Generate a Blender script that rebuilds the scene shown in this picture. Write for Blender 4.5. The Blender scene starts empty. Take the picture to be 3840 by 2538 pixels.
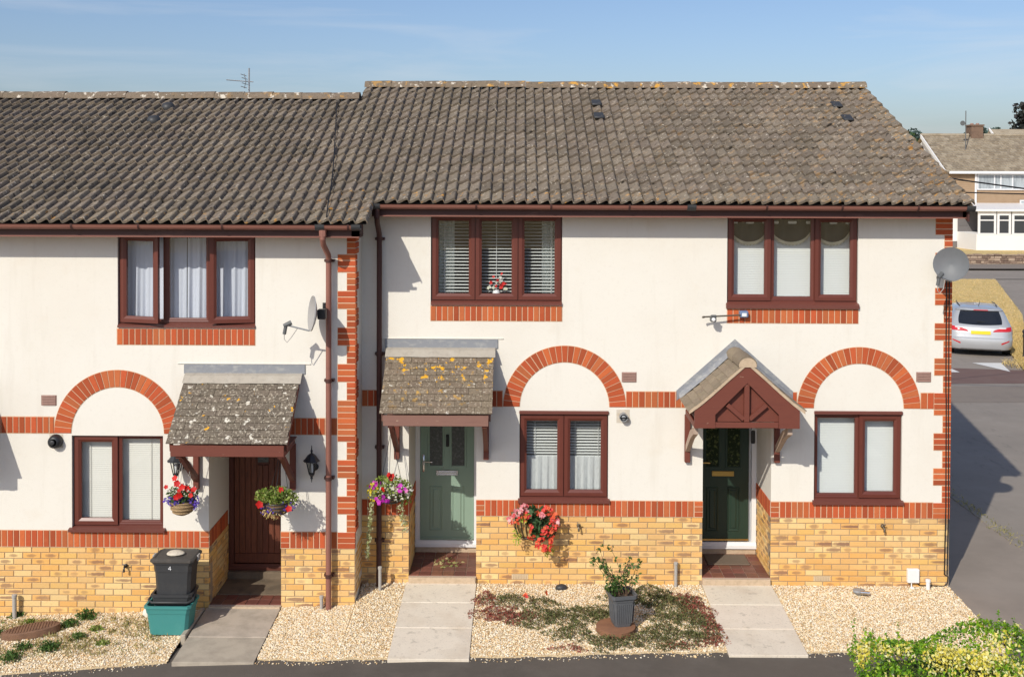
import bpy, math, random
import numpy as np
from mathutils import Vector, Matrix
random.seed(7); rng = np.random.default_rng(11)
sc = bpy.context.scene
R = math.radians
# ------------------------------------------------------------------ camera
cam = bpy.data.cameras.new('camera'); camo = bpy.data.objects.new('camera', cam)
sc.collection.objects.link(camo); sc.camera = camo
cam.sensor_width = 36; cam.lens = 38.457; cam.shift_y = -0.1469; cam.clip_end = 3000
_r = Vector((0.99996217, 0.00796286, 0.00349943)); _u = Vector((-0.00364207, 0.01797071, 0.99983188)); _f = Vector((-0.00789864, 0.9998068, -0.01799903))
camo.matrix_world = Matrix(((_r.x, _u.x, -_f.x, 0), (_r.y, _u.y, -_f.y, -14), (_r.z, _u.z, -_f.z, 5.33), (0, 0, 0, 1)))
# ------------------------------------------------------------------ sky, sun, exposure
SUNV = Vector((0.56, 1.0, -0.82)).normalized()
w = bpy.data.worlds.new('World'); sc.world = w; w.use_nodes = True
nt = w.node_tree; nt.nodes.clear()
def wn(t, **k):
    n = nt.nodes.new(t)
    for a, b in k.items(): setattr(n, a, b)
    return n
sky = wn('ShaderNodeTexSky', sky_type='NISHITA', sun_disc=False, sun_elevation=R(35.6), sun_rotation=R(209.2), altitude=400, air_density=1.0, dust_density=2.0, ozone_density=3.0)
hsv = wn('ShaderNodeHueSaturation'); hsv.inputs['Saturation'].default_value = 1.0; hsv.inputs['Value'].default_value = 1.0
tint = wn('ShaderNodeMix', data_type='RGBA', blend_type='MULTIPLY'); tint.inputs[0].default_value = 1; tint.inputs[7].default_value = (.965, .972, 1.06, 1)
nt.links.new(sky.outputs[0], tint.inputs[6]); nt.links.new(tint.outputs[2], hsv.inputs['Color'])
tc = wn('ShaderNodeTexCoord'); mp = wn('ShaderNodeMapping'); mp.inputs['Scale'].default_value = (1.6, 1.6, 17); mp.inputs['Rotation'].default_value = (0, R(-7), 0)
nz = wn('ShaderNodeTexNoise'); nz.inputs['Scale'].default_value = 1.7; nz.inputs['Detail'].default_value = 6; nz.inputs['Roughness'].default_value = .55; nz.inputs['Distortion'].default_value = .6
mr = wn('ShaderNodeMapRange'); mr.inputs[1].default_value = .46; mr.inputs[2].default_value = .78; mr.inputs[3].default_value = 0; mr.inputs[4].default_value = .42
mx = wn('ShaderNodeMix', data_type='RGBA'); mx.inputs[7].default_value = (6.4, 6.6, 6.9, 1)
nt.links.new(tc.outputs['Generated'], mp.inputs[0]); nt.links.new(mp.outputs[0], nz.inputs['Vector'])
nt.links.new(nz.outputs[0], mr.inputs[0]); nt.links.new(mr.outputs[0], mx.inputs[0]); nt.links.new(hsv.outputs[0], mx.inputs[6])
bg = wn('ShaderNodeBackground'); bg.inputs[1].default_value = 0.112; wo = wn('ShaderNodeOutputWorld')
nt.links.new(mx.outputs[2], bg.inputs[0]); nt.links.new(bg.outputs[0], wo.inputs[0])
sl = bpy.data.lights.new('sun', 'SUN'); sl.energy = 3.6; sl.angle = R(0.5); sl.color = (1, .945, .84)
so = bpy.data.objects.new('sun', sl); sc.collection.objects.link(so); so.rotation_euler = SUNV.to_track_quat('-Z', 'Y').to_euler(); so.location = (-10, -20, 30)
vs = sc.view_settings; vs.view_transform = 'Standard'; vs.look = 'None'; vs.exposure = 0.05; vs.gamma = 1
cy = sc.cycles; cy.max_bounces = 7; cy.diffuse_bounces = 3; cy.glossy_bounces = 3; cy.transmission_bounces = 4; cy.transparent_max_bounces = 14
cy.use_denoising = True; cy.caustics_reflective = False; cy.caustics_refractive = False
# ------------------------------------------------------------------ materials
def Mat(name, col, rough=.7, layers=(), objvar=None, ramp=None, isl=None, bump=None, metal=0, spec=.4, alpha=None, streak=None, coat=0, sss=None):
    m = bpy.data.materials.new(name); m.use_nodes = True; t = m.node_tree; b = t.nodes['Principled BSDF']; L = t.links.new
    def nd(ty, **k):
        n = t.nodes.new(ty)
        for a, v in k.items(): setattr(n, a, v)
        return n
    geo = nd('ShaderNodeNewGeometry'); pos = geo.outputs['Position']
    cur = nd('ShaderNodeRGB'); cur.outputs[0].default_value = (*col, 1); cur = cur.outputs[0]
    src = None
    if ramp or isl:
        cols = ramp or isl
        if ramp: src = nd('ShaderNodeObjectInfo').outputs['Random']
        else: src = geo.outputs['Random Per Island']
        cr = nd('ShaderNodeValToRGB'); e = cr.color_ramp; e.interpolation = 'CONSTANT'
        e.elements[0].position = 0; e.elements[0].color = (*cols[0], 1); e.elements[1].position = 1 / len(cols); e.elements[1].color = (*cols[min(1, len(cols) - 1)], 1)
        for i in range(2, len(cols)):
            q = e.elements.new(i / len(cols)); q.color = (*cols[i], 1)
        L(src, cr.inputs[0]); cur = cr.outputs[0]
    if objvar:
        h = nd('ShaderNodeHueSaturation'); L(cur, h.inputs['Color'])
        oi = nd('ShaderNodeObjectInfo'); wnz = nd('ShaderNodeTexWhiteNoise', noise_dimensions='1D'); L(oi.outputs['Random'], wnz.inputs['W'])
        a = nd('ShaderNodeMapRange'); a.inputs[3].default_value = 1 - objvar[1]; a.inputs[4].default_value = 1 + objvar[1]; L(wnz.outputs['Value'], a.inputs[0]); L(a.outputs[0], h.inputs['Value'])
        a2 = nd('ShaderNodeMapRange'); a2.inputs[3].default_value = .5 - objvar[0]; a2.inputs[4].default_value = .5 + objvar[0]; L(oi.outputs['Random'], a2.inputs[0]); L(a2.outputs[0], h.inputs['Hue'])
        cur = h.outputs[0]
    if streak:   # dark kiln marks in the middle of a brick
        tcn = nd('ShaderNodeTexCoord'); oi = nd('ShaderNodeObjectInfo'); sx = nd('ShaderNodeSeparateXYZ'); L(tcn.outputs['Object'], sx.inputs[0])
        def mth(op, a, b_=None, c=None):
            n = nd('ShaderNodeMath', operation=op)
            for i, q in enumerate((a, b_, c)):
                if q is None: continue
                if isinstance(q, (int, float)): n.inputs[i].default_value = q
                else: L(q, n.inputs[i])
            return n.outputs[0]
        w1 = nd('ShaderNodeTexWhiteNoise', noise_dimensions='1D'); L(oi.outputs['Random'], w1.inputs['W'])
        w2 = nd('ShaderNodeTexWhiteNoise', noise_dimensions='1D'); L(mth('ADD', oi.outputs['Random'], 3.7), w2.inputs['W'])
        n3 = nd('ShaderNodeTexNoise'); n3.inputs['Scale'].default_value = 30; n3.inputs['Detail'].default_value = 3; L(pos, n3.inputs['Vector'])
        ox = mth('MULTIPLY_ADD', w2.outputs['Value'], .08, -.04)
        ex = mth('POWER', mth('DIVIDE', mth('SUBTRACT', sx.outputs[0], ox), mth('MULTIPLY_ADD', mth('POWER', w2.outputs['Value'], 3), .11, .045)), 2)
        ez = mth('POWER', mth('DIVIDE', sx.outputs[2], mth('MULTIPLY_ADD', w1.outputs['Value'], .03, .0)), 2)
        d = mth('ADD', mth('ADD', ex, ez), mth('MULTIPLY_ADD', n3.outputs[0], 1.6, -.8))
        mrn = nd('ShaderNodeMapRange'); mrn.inputs[1].default_value = 1.5; mrn.inputs[2].default_value = .35; L(d, mrn.inputs[0])
        gate = mth('GREATER_THAN', w1.outputs['Value'], streak[0])
        mm = nd('ShaderNodeMix', data_type='RGBA'); L(mth('MULTIPLY', mrn.outputs[0], mth('MULTIPLY', gate, mth('MULTIPLY_ADD', w2.outputs['Value'], .55, .35))), mm.inputs[0]); L(cur, mm.inputs[6]); mm.inputs[7].default_value = (*streak[1], 1); cur = mm.outputs[2]
    for ly in layers:
        if ly[0] == 'v':
            _, scale, col2, lo, hi, amt = ly[:6]; st = ly[6] if len(ly) > 6 else (1, 1, 1)
            tx = nd('ShaderNodeTexVoronoi'); tx.inputs['Scale'].default_value = scale; out = tx.outputs['Distance']
        else:
            scale, col2, lo, hi, amt = ly[:5]; st = ly[5] if len(ly) > 5 else (1, 1, 1)
            tx = nd('ShaderNodeTexNoise'); tx.inputs['Scale'].default_value = scale; tx.inputs['Detail'].default_value = 5; tx.inputs['Roughness'].default_value = .6; out = tx.outputs[0]
        mpn = nd('ShaderNodeMapping'); mpn.inputs['Scale'].default_value = st; mpn.inputs['Location'].default_value = (random.random() * 9, random.random() * 9, random.random() * 9); L(pos, mpn.inputs[0]); L(mpn.outputs[0], tx.inputs['Vector'])
        r_ = nd('ShaderNodeMapRange'); r_.inputs[1].default_value = lo; r_.inputs[2].default_value = hi; r_.inputs[4].default_value = amt; L(out, r_.inputs[0])
        fac = r_.outputs[0]
        if len(ly) > 6 and ly[0] != 'v' and ly[6]:      # (axis, from, to) positional weight
            ax, p0, p1 = ly[6]; sp = nd('ShaderNodeSeparateXYZ'); L(pos, sp.inputs[0])
            pr = nd('ShaderNodeMapRange'); pr.inputs[1].default_value = p0; pr.inputs[2].default_value = p1; L(sp.outputs[ax], pr.inputs[0])
            ml = nd('ShaderNodeMath', operation='MULTIPLY'); L(fac, ml.inputs[0]); L(pr.outputs[0], ml.inputs[1]); fac = ml.outputs[0]
        mm = nd('ShaderNodeMix', data_type='RGBA'); L(fac, mm.inputs[0]); L(cur, mm.inputs[6]); mm.inputs[7].default_value = (*col2, 1); cur = mm.outputs[2]
    L(cur, b.inputs['Base Color']); b.inputs['Roughness'].default_value = rough; b.inputs['Metallic'].default_value = metal
    b.inputs['Specular IOR Level'].default_value = spec
    if coat: b.inputs['Coat Weight'].default_value = coat; b.inputs['Coat Roughness'].default_value = .05
    if bump:
        tx = nd('ShaderNodeTexNoise'); tx.inputs['Scale'].default_value = bump[0]; tx.inputs['Detail'].default_value = 4; L(pos, tx.inputs['Vector'])
        bp = nd('ShaderNodeBump'); bp.inputs['Strength'].default_value = bump[1]; bp.inputs['Distance'].default_value = bump[2]; L(tx.outputs[0], bp.inputs['Height']); L(bp.outputs[0], b.inputs['Normal'])
    if alpha: b.inputs['Alpha'].default_value = alpha
    if sss:
        tr = nd('ShaderNodeBsdfTranslucent'); L(cur, tr.inputs[0]); ms = nd('ShaderNodeMixShader'); ms.inputs[0].default_value = sss
        L(b.outputs[0], ms.inputs[1]); L(tr.outputs[0], ms.inputs[2]); L(ms.outputs[0], t.nodes['Material Output'].inputs[0])
    return m
def Glass(name, tint=(.965, .985, .98), refl=1.0):
    m = bpy.data.materials.new(name); m.use_nodes = True; t = m.node_tree; t.nodes.clear(); L = t.links.new
    o = t.nodes.new('ShaderNodeOutputMaterial'); mi = t.nodes.new('ShaderNodeMixShader'); tr = t.nodes.new('ShaderNodeBsdfTransparent'); gl = t.nodes.new('ShaderNodeBsdfGlossy'); fr = t.nodes.new('ShaderNodeLayerWeight')
    tr.inputs[0].default_value = (*tint, 1); gl.inputs['Roughness'].default_value = .01; gl.inputs[0].default_value = (refl, refl, refl, 1)
    pw = t.nodes.new('ShaderNodeMath'); pw.operation = 'POWER'; pw.inputs[1].default_value = 5; L(fr.outputs['Facing'], pw.inputs[0])
    ml = t.nodes.new('ShaderNodeMath'); ml.operation = 'MULTIPLY_ADD'; ml.inputs[1].default_value = .88; ml.inputs[2].default_value = .055; L(pw.outputs[0], ml.inputs[0])
    L(ml.outputs[0], mi.inputs[0]); L(tr.outputs[0], mi.inputs[1]); L(gl.outputs[0], mi.inputs[2]); L(mi.outputs[0], o.inputs[0]); return m
M = {}
M['render'] = Mat('cream_render', (.785, .75, .67), .9, [(.9, (.74, .69, .60), .45, .75, .7), (4.5, (.64, .59, .50), .56, .8, .40, (1.6, 1.6, .16)), (26, (.68, .63, .55), .55, .8, .4), (1.7, (.70, .62, .50), .6, .8, .45)], bump=(120, .4, .005))
M['mortar'] = Mat('mortar', (.40, .30, .20), .95, [(9, (.32, .24, .16), .4, .7, .6)], bump=(160, .3, .003))
M['mortar2'] = Mat('cream_mortar', (.66, .46, .30), .95, [(12, (.56, .37, .24), .4, .7, .6)])
M['buff'] = Mat('buff_brick', (.6, .4, .17), .9, [(45, (.42, .25, .09), .5, .85, .35), (1.2, (.62, .47, .26), .5, .8, .35)], ramp=[(.78, .475, .165), (.80, .52, .21), (.76, .42, .125), (.79, .49, .185), (.77, .455, .145), (.82, .56, .26)], objvar=(.006, .10), streak=(.60, (.24, .125, .085)), bump=(110, .3, .003))
M['red'] = Mat('red_brick', (.52, .125, .045), .9, [(30, (.36, .085, .035), .5, .8, .5), (6, (.62, .28, .13), .64, .88, .35)], ramp=[(.50, .108, .032), (.45, .09, .028), (.53, .125, .038), (.39, .075, .027), (.48, .12, .045)], objvar=(.005, .12), bump=(120, .3, .003))
_lich = [(7, (.125, .10, .078), .5, .8, .5), (38, (.10, .08, .062), .45, .75, .5), (14, (.03, .024, .018), .60, .65, .9), (11, (.46, .38, .28), .58, .68, .55, (1, 1, 1)), (8, (.44, .27, .12), .56, .68, .8, (1, 1, 1), (0, -.5, 5)), (22, (.62, .56, .46), .625, .67, .85, (1, 1, 1))]
M['tile'] = Mat('brown_concrete_tile', (.17, .13, .1), .93, _lich, ramp=[(.20, .162, .122), (.182, .147, .11), (.222, .18, .135), (.165, .132, .098)], objvar=(.006, .12), bump=(90, .5, .006))
M['eavetile'] = Mat('lichened_eave_tile', (.18, .14, .105), .93, _lich + [(13, (.62, .30, .05), .60, .68, .85)], ramp=[(.215, .175, .13), (.19, .155, .115), (.235, .19, .14)], objvar=(.006, .1), bump=(90, .5, .006))
M['vergetile'] = M['eavetile']
M['ridge'] = Mat('lichened_ridge_tile', (.20, .155, .11), .95, [(20, (.09, .07, .05), .5, .75, .7), (9, (.70, .64, .54), .57, .64, .85), (7, (.66, .34, .05), .56, .63, .85, (1, 1, 1), (0, -6, 1)), (30, (.04, .035, .03), .6, .7, .7)], objvar=(.005, .12), bump=(80, .6, .008))
M['shingle'] = Mat('canopy_plain_tile', (.16, .13, .098), .95, [(30, (.09, .072, .054), .45, .7, .7), (36, (.50, .44, .34), .55, .64, .8), (12, (.72, .68, .58), .62, .66, .95), (10, (.78, .40, .02), .655, .68, .95), (15, (.025, .02, .018), .69, .74, .9)], objvar=(.006, .13), bump=(70, .6, .006))
M['shingle_orange'] = Mat('canopy_plain_tile_with_orange_lichen', (.20, .155, .108), .95, [(30, (.11, .086, .06), .45, .7, .7), (36, (.50, .43, .33), .56, .66, .8), (12, (.68, .64, .55), .645, .69, .9), (9.5, (.80, .42, .015), .585, .625, .9, (1, 1, 1), (2, 2.38, 2.75)), (15, (.025, .02, .018), .68, .73, .9)], objvar=(.006, .13), bump=(70, .6, .006))
M['shingle_tan'] = Mat('canopy_tan_plain_tile', (.25, .20, .142), .95, [(30, (.17, .13, .09), .5, .75, .7), (12, (.5, .36, .16), .64, .72, .6), (40, (.42, .36, .28), .6, .7, .6)], objvar=(.006, .14), bump=(70, .6, .006))
M['cement'] = Mat('mortar_bedding', (.55, .42, .29), .95, [(20, (.4, .3, .2), .45, .7, .7)], bump=(60, .6, .006))
M['lead'] = Mat('lead_flashing', (.25, .26, .28), .55, [(9, (.40, .40, .38), .5, .7, .8, (1, 1, 2)), (24, (.22, .24, .28), .55, .75, .7, (1, 1, .4))], bump=(25, .4, .006), spec=.5)
M['leadpale'] = Mat('weathered_lead_apron', (.40, .36, .30), .7, [(14, (.28, .25, .21), .5, .75, .7), (5, (.46, .43, .37), .5, .7, .6)], bump=(30, .4, .006))
M['upvc'] = Mat('rosewood_plastic', (.135, .036, .024), .38, [(60, (.11, .028, .02), .5, .75, .6, (.15, 1, .15))], spec=.45)
M['upvcsill'] = Mat('rosewood_sill', (.155, .05, .037), .42, [(40, (.13, .04, .03), .5, .75, .6, (.15, 1, 1))], spec=.45)
M['gutter'] = Mat('brown_gutter_plastic', (.27, .115, .085), .5, [(20, (.20, .085, .065), .5, .8, .6, (.2, 1, 1))], spec=.4)
M['fascia'] = Mat('dark_brown_fascia', (.07, .027, .022), .55, [(15, (.22, .11, .085), .6, .8, .5, (.2, 1, 1))])
M['timber'] = Mat('stained_canopy_timber', (.165, .047, .030), .6, [(40, (.12, .034, .024), .5, .8, .6, (.15, .5, 1)), (50, (.62, .45, .32), .71, .75, .8, (.2, 1, 1))], bump=(60, .2, .003))
M['timbergrey'] = Mat('weathered_brown_board', (.24, .125, .095), .75, [(40, (.17, .085, .07), .5, .8, .6, (.12, .5, 1)), (35, (.72, .52, .36), .68, .73, .9, (.15, 1, 1))], bump=(60, .3, .003))
M['timberpale'] = Mat('pale_weathered_timber', (.45, .34, .26), .8, [(30, (.3, .2, .14), .5, .75, .6, (1, 1, .2))])
M['mahog'] = Mat('mahogany_door_panel', (.17, .055, .03), .45, [(50, (.06, .018, .012), .45, .75, .7, (1, 1, .1))], objvar=(.004, .15))
M['mahogf'] = Mat('mahogany_frame', (.11, .034, .022), .5)
M['white'] = Mat('white_plastic', (.80, .80, .80), .35, [(6, (.72, .72, .71), .55, .8, .4)])
M['sage'] = Mat('sage_green_door', (.25, .35, .275), .42, [(60, (.23, .325, .255), .5, .8, .5, (1, 1, .12))])
M['dgreen'] = Mat('dark_green_door', (.022, .044, .030), .4, [(60, (.016, .032, .022), .5, .8, .6, (1, 1, .12))])
M['chrome'] = Mat('chrome', (.75, .75, .76), .25, metal=1); M['brass'] = Mat('brass', (.75, .52, .18), .3, metal=1)
M['black'] = Mat('black_metal', (.02, .022, .025), .45, spec=.5); M['blackpl'] = Mat('black_plastic', (.042, .043, .045), .5, [(8, (.075, .073, .07), .5, .8, .5)])
M['lidpl'] = Mat('dusty_black_lid', (.07, .063, .055), .7, [(14, (.11, .095, .08), .5, .75, .7)])
M['teal'] = Mat('teal_plastic', (.055, .255, .24), .5, [(7, (.09, .30, .28), .5, .75, .5), (40, (.04, .20, .19), .6, .8, .5)])
M['grey'] = Mat('grey_metal', (.34, .35, .36), .5, metal=.3); M['greypl'] = Mat('grey_plastic', (.40, .38, .35), .6)
M['dish'] = Mat('grey_mesh_dish', (.17, .18, .19), .5, [(10, (.14, .15, .155), .5, .8, .6)], alpha=.86); M['dishl'] = Mat('pale_dish', (.36, .35, .34), .5, metal=.0)
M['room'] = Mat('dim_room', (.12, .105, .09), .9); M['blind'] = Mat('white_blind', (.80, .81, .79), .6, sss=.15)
M['blindc'] = Mat('cream_blind', (.82, .79, .72), .6, sss=.15); M['curtain'] = Mat('white_curtain', (.70, .73, .83), .9, sss=.2); M['drape'] = Mat('pale_curtain', (.60, .66, .64), .9, sss=.2)
M['lace'] = Mat('lace_curtain', (.78, .80, .79), .9, [(45, (.66, .68, .67), .5, .6, .6, (1, 1, .3))], alpha=.88, sss=.2); M['valance'] = Mat('dark_valance', (.045, .045, .042), .85, [(8, (.025, .025, .025), .45, .7, .8)]); M['fringe'] = Mat('cream_fringe', (.55, .5, .36), .9)
M['glass'] = Glass('window_glass'); M['glassd'] = Mat('obscured_dark_glass', (.03, .035, .035), .12, [(30, (.16, .17, .16), .5, .62, .9), ('v', 26, (.10, .11, .10), .12, .2, .6)], spec=.6)
M['glassg'] = Mat('textured_glass_painted_reflection', (.02, .03, .018), .1, [(22, (.16, .19, .07), .52, .7, .9), (45, (.30, .30, .20), .62, .72, .7)], spec=.6)  # green mottling paints reflected foliage into the glass colour
M['quarry'] = Mat('quarry_tile', (.20, .075, .048), .5, [(12, (.12, .05, .035), .45, .75, .7)], ramp=[(.22, .085, .055), (.17, .062, .045), (.24, .10, .06), (.19, .08, .06)], objvar=(.01, .15), bump=(40, .2, .003))
M['grout'] = Mat('grout', (.50, .38, .29), .9); M['mat'] = Mat('door_mat', (.17, .13, .095), .95, bump=(200, .6, .004))
M['slab'] = Mat('paving_slab', (.75, .67, .55), .92, [(4, (.64, .565, .46), .45, .75, .6), (45, (.40, .345, .28), .56, .72, .6), (9, (.34, .3, .24), .60, .70, .55), (2.2, (.58, .48, .36), .5, .75, .7), (1.1, (.46, .40, .32), .6, .75, .5)], objvar=(.006, .05), bump=(70, .4, .004))
M['slabgrey'] = Mat('grey_paving_slab', (.46, .395, .315), .92, [(5, (.31, .265, .21), .42, .72, .8), (45, (.25, .22, .185), .6, .75, .6)], objvar=(.006, .08), bump=(70, .4, .004))
M['tarmac'] = Mat('dark_tarmac', (.115, .098, .082), .9, [(.8, (.09, .078, .066), .45, .6, .7), (40, (.20, .17, .14), .66, .74, .6), (3, (.14, .122, .104), .45, .75, .7), (160, (.18, .165, .145), .6, .75, .5)], bump=(220, .5, .004))
M['tarmac2'] = Mat('worn_tarmac', (.30, .25, .205), .92, [(1.4, (.24, .20, .165), .42, .72, .8), (120, (.20, .18, .16), .6, .75, .5)], bump=(200, .4, .004))
M['road'] = Mat('road_tarmac', (.29, .25, .212), .92, [(.5, (.235, .205, .175), .4, .7, .8), (7, (.20, .175, .15), .6, .66, .6, (1, .25, 1)), (2.5, (.32, .28, .24), .5, .75, .6), (90, (.32, .29, .26), .6, .75, .5)], bump=(180, .4, .004))
M['redroad'] = Mat('red_road_surface', (.165, .10, .085), .92, [(2, (.19, .13, .11), .45, .75, .7)]); M['paleroad'] = Mat('pale_road_patch', (.24, .20, .165), .92, [(2, (.20, .165, .14), .45, .75, .7)])
M['paint'] = Mat('white_road_paint', (.72, .71, .68), .8, [(9, (.4, .37, .33), .58, .75, .6)]); M['kerb'] = Mat('kerb_stone', (.27, .24, .205), .9, [(6, (.3, .26, .22), .45, .75, .6)], objvar=(.005, .08))
M['gravelbed'] = Mat('gravel_bed', (.62, .48, .29), .95, [(60, (.40, .29, .16), .45, .65, .8)], bump=(60, .8, .02))
M['gravel'] = Mat('golden_gravel', (.6, .5, .3), .85, isl=[(.88, .74, .52), (.84, .66, .40), (.92, .82, .63), (.78, .56, .30), (.90, .78, .57), (.70, .46, .22), (.86, .70, .46), (.80, .71, .58), (.94, .87, .72), (.58, .40, .22)])
M['earth'] = Mat('earth', (.16, .125, .08), .95, [(3, (.22, .19, .10), .4, .7, .8)])
M['drygrass'] = Mat('dry_grass_ground', (.70, .50, .205), .95, [(.9, (.58, .43, .165), .45, .7, .8), (7, (.80, .62, .32), .5, .75, .7), (2.2, (.44, .38, .13), .62, .8, .7)], bump=(30, .8, .05))
M['drystalk'] = Mat('dry_grass_blade', (.5, .4, .16), .9, isl=[(.80, .60, .26), (.70, .51, .2), (.88, .69, .35), (.56, .45, .16)], sss=.3)
M['leafg'] = Mat('green_leaf', (.07, .14, .03), .6, isl=[(.07, .15, .03), (.10, .19, .04), (.05, .11, .028), (.13, .20, .05)], sss=.35)
M['leaflime'] = Mat('lime_green_leaf', (.2, .3, .05), .6, isl=[(.22, .31, .05), (.30, .38, .08), (.15, .24, .035), (.36, .40, .13)], sss=.35)
M['palevar'] = Mat('pale_trailing_leaf', (.5, .52, .25), .6, isl=[(.52, .54, .28), (.40, .44, .18), (.66, .66, .42)], sss=.3)
M['leafbeg'] = Mat('begonia_leaf', (.05, .10, .035), .5, isl=[(.05, .11, .04), (.07, .14, .05), (.035, .085, .03), (.11, .17, .06)], sss=.25)
M['coirpale'] = Mat('tan_liner', (.50, .34, .13), .95, [(30, (.36, .23, .08), .5, .7, .7)]); M['white2'] = Mat('whitish_stone', (.72, .68, .60), .9); M['rust2'] = Mat('rust_brown_cover', (.27, .13, .07), .85, [(8, (.20, .095, .055), .45, .7, .7)])
M['drystalk2'] = Mat('straw_blade', (.4, .34, .14), .9, isl=[(.42, .36, .15), (.33, .30, .11), (.50, .42, .20), (.24, .25, .08)], sss=.3); M['hedgecore'] = Mat('hedge_inner_shade', (.05, .07, .02), .95)
M['bgtile2'] = Mat('background_roof', (.33, .26, .17), .95, isl=[(.29, .24, .175), (.22, .18, .13), (.36, .305, .225), (.31, .26, .19), (.25, .205, .15)], layers=[(1.5, (.24, .185, .12), .42, .7, .8), (6, (.46, .38, .27), .5, .72, .7), (9, (.16, .125, .085), .58, .75, .7)])
M['bgpane'] = Mat('distant_dark_pane', (.05, .055, .06), .06, spec=.7); M['bgcurt'] = Mat('distant_curtained_pane', (.42, .46, .48), .12, [(4, (.25, .28, .30), .45, .6, .8, (1, 1, .2))], spec=.6)
M['stonewall2'] = Mat('rubble_stone', (.3, .2, .15), .95, [(7, (.52, .40, .30), .55, .7, .7)], isl=[(.34, .245, .175), (.20, .135, .10), (.44, .33, .24), (.27, .19, .14)], bump=(20, .8, .03))
M['bounce_pale'] = Mat('pale_bounce_ground', (.50, .46, .40), .9, [(2, (.42, .385, .33), .45, .75, .7)])
M['slabbrown'] = Mat('dark_brown_concrete', (.19, .145, .10), .9, [(5, (.10, .08, .058), .42, .7, .8), (3, (.27, .215, .155), .5, .75, .6)], bump=(70, .4, .004))  # dark brown concrete with a mottled tone
M['leafvar'] = Mat('variegated_leaf', (.3, .34, .05), .5, isl=[(.17, .36, .02), (.25, .45, .022), (.11, .26, .02), (.36, .50, .03), (.20, .38, .02), (.07, .17, .018)], sss=.3)
M['leafgold'] = Mat('golden_leaf', (.7, .62, .2), .5, isl=[(.86, .74, .14), (.90, .82, .28), (.74, .64, .08), (.90, .86, .46)], sss=.3)
M['sedum'] = Mat('brown_green_sedum', (.08, .09, .03), .8, isl=[(.13, .145, .05), (.17, .155, .06), (.10, .12, .04), (.21, .15, .075), (.08, .09, .033), (.18, .20, .065)], sss=.2)
M['sedumred'] = Mat('red_sedum', (.2, .05, .04), .8, isl=[(.30, .085, .06), (.36, .095, .07), (.22, .10, .06), (.42, .12, .09), (.20, .13, .07)], sss=.2)
M['twig'] = Mat('twig', (.16, .10, .06), .9); M['basket'] = Mat('wicker', (.42, .29, .15), .85, [(50, (.20, .12, .06), .45, .65, .8, (1, 1, 3))], bump=(60, .6, .01))
M['coir'] = Mat('coir_liner', (.20, .12, .06), .95, [(50, (.10, .06, .03), .45, .7, .8)], bump=(80, .7, .01))
def petal(n, cols): M[n] = Mat(n, cols[0], .6, isl=cols, sss=.3)
petal('red_petal', [(.75, .02, .015), (.62, .015, .012)]); petal('purple_petal', [(.13, .06, .46), (.18, .09, .55), (.09, .05, .36)])
petal('magenta_petal', [(.55, .03, .45), (.68, .06, .55), (.70, .22, .50)]); petal('white_petal', [(.8, .78, .7), (.7, .7, .55)])
petal('begonia_petal', [(.80, .10, .05), (.85, .17, .07), (.78, .07, .06)]); petal('pink_petal', [(.85, .30, .33), (.88, .52, .52), (.75, .13, .14)]); petal('yellow_petal', [(.78, .6, .03), (.7, .68, .1)]); petal('lime_leaf', [(.45, .52, .06), (.30, .40, .06)])
M['pot'] = Mat('dark_grey_pot', (.105, .11, .118), .5, [(8, (.15, .15, .15), .5, .75, .6)]); M['soil'] = Mat('soil', (.05, .035, .025), .95)
M['rust'] = Mat('rusty_cover', (.21, .115, .07), .85, [(14, (.13, .07, .045), .45, .7, .8), (40, (.36, .2, .1), .62, .75, .5)], bump=(90, .4, .004))
M['stone'] = Mat('pale_stone', (.62, .55, .44), .9, [(20, (.42, .36, .28), .5, .75, .7)], bump=(40, .5, .01))
M['carp'] = Mat('silver_car_paint', (.50, .51, .52), .34, metal=.35, coat=.8, spec=.5); M['carglass'] = Mat('car_glass', (.012, .014, .018), .05, spec=.8); M['lamp'] = Mat('red_tail_lens', (.55, .012, .015), .12, spec=.7, coat=.6)
M['lampw'] = Mat('clear_lens', (.7, .68, .68), .1, spec=.7); M['plate'] = Mat('yellow_plate', (.80, .58, .02), .4); M['tyre'] = Mat('tyre', (.02, .02, .02), .9); M['bgtile'] = Mat('background_roof_tile', (.33, .26, .17), .95, [(2.2, (.24, .185, .12), .42, .7, .8), (7, (.45, .37, .26), .55, .75, .6)], ramp=[(.35, .275, .18), (.30, .235, .155), (.38, .30, .20)], objvar=(.006, .1))
M['hung'] = Mat('hung_tile', (.40, .285, .175), .9, [(3, (.32, .22, .13), .45, .7, .6)], objvar=(.006, .06)); M['whitewall'] = Mat('white_wall', (.80, .79, .77), .9, [(2, (.74, .73, .70), .5, .8, .4)])
M['bgplinth'] = Mat('grey_plinth', (.16, .15, .15), .9); M['bgbrick'] = Mat('chimney_brick', (.20, .13, .09), .9, [(6, (.14, .09, .065), .45, .7, .8)])
M['stonewall'] = Mat('rubble_wall', (.30, .21, .15), .95, [(5, (.14, .10, .075), .48, .6, .9), (9, (.5, .38, .28), .58, .7, .7)], ramp=[(.36, .26, .18), (.22, .15, .11), (.46, .35, .25), (.28, .2, .15)], bump=(20, .8, .04))
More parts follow.
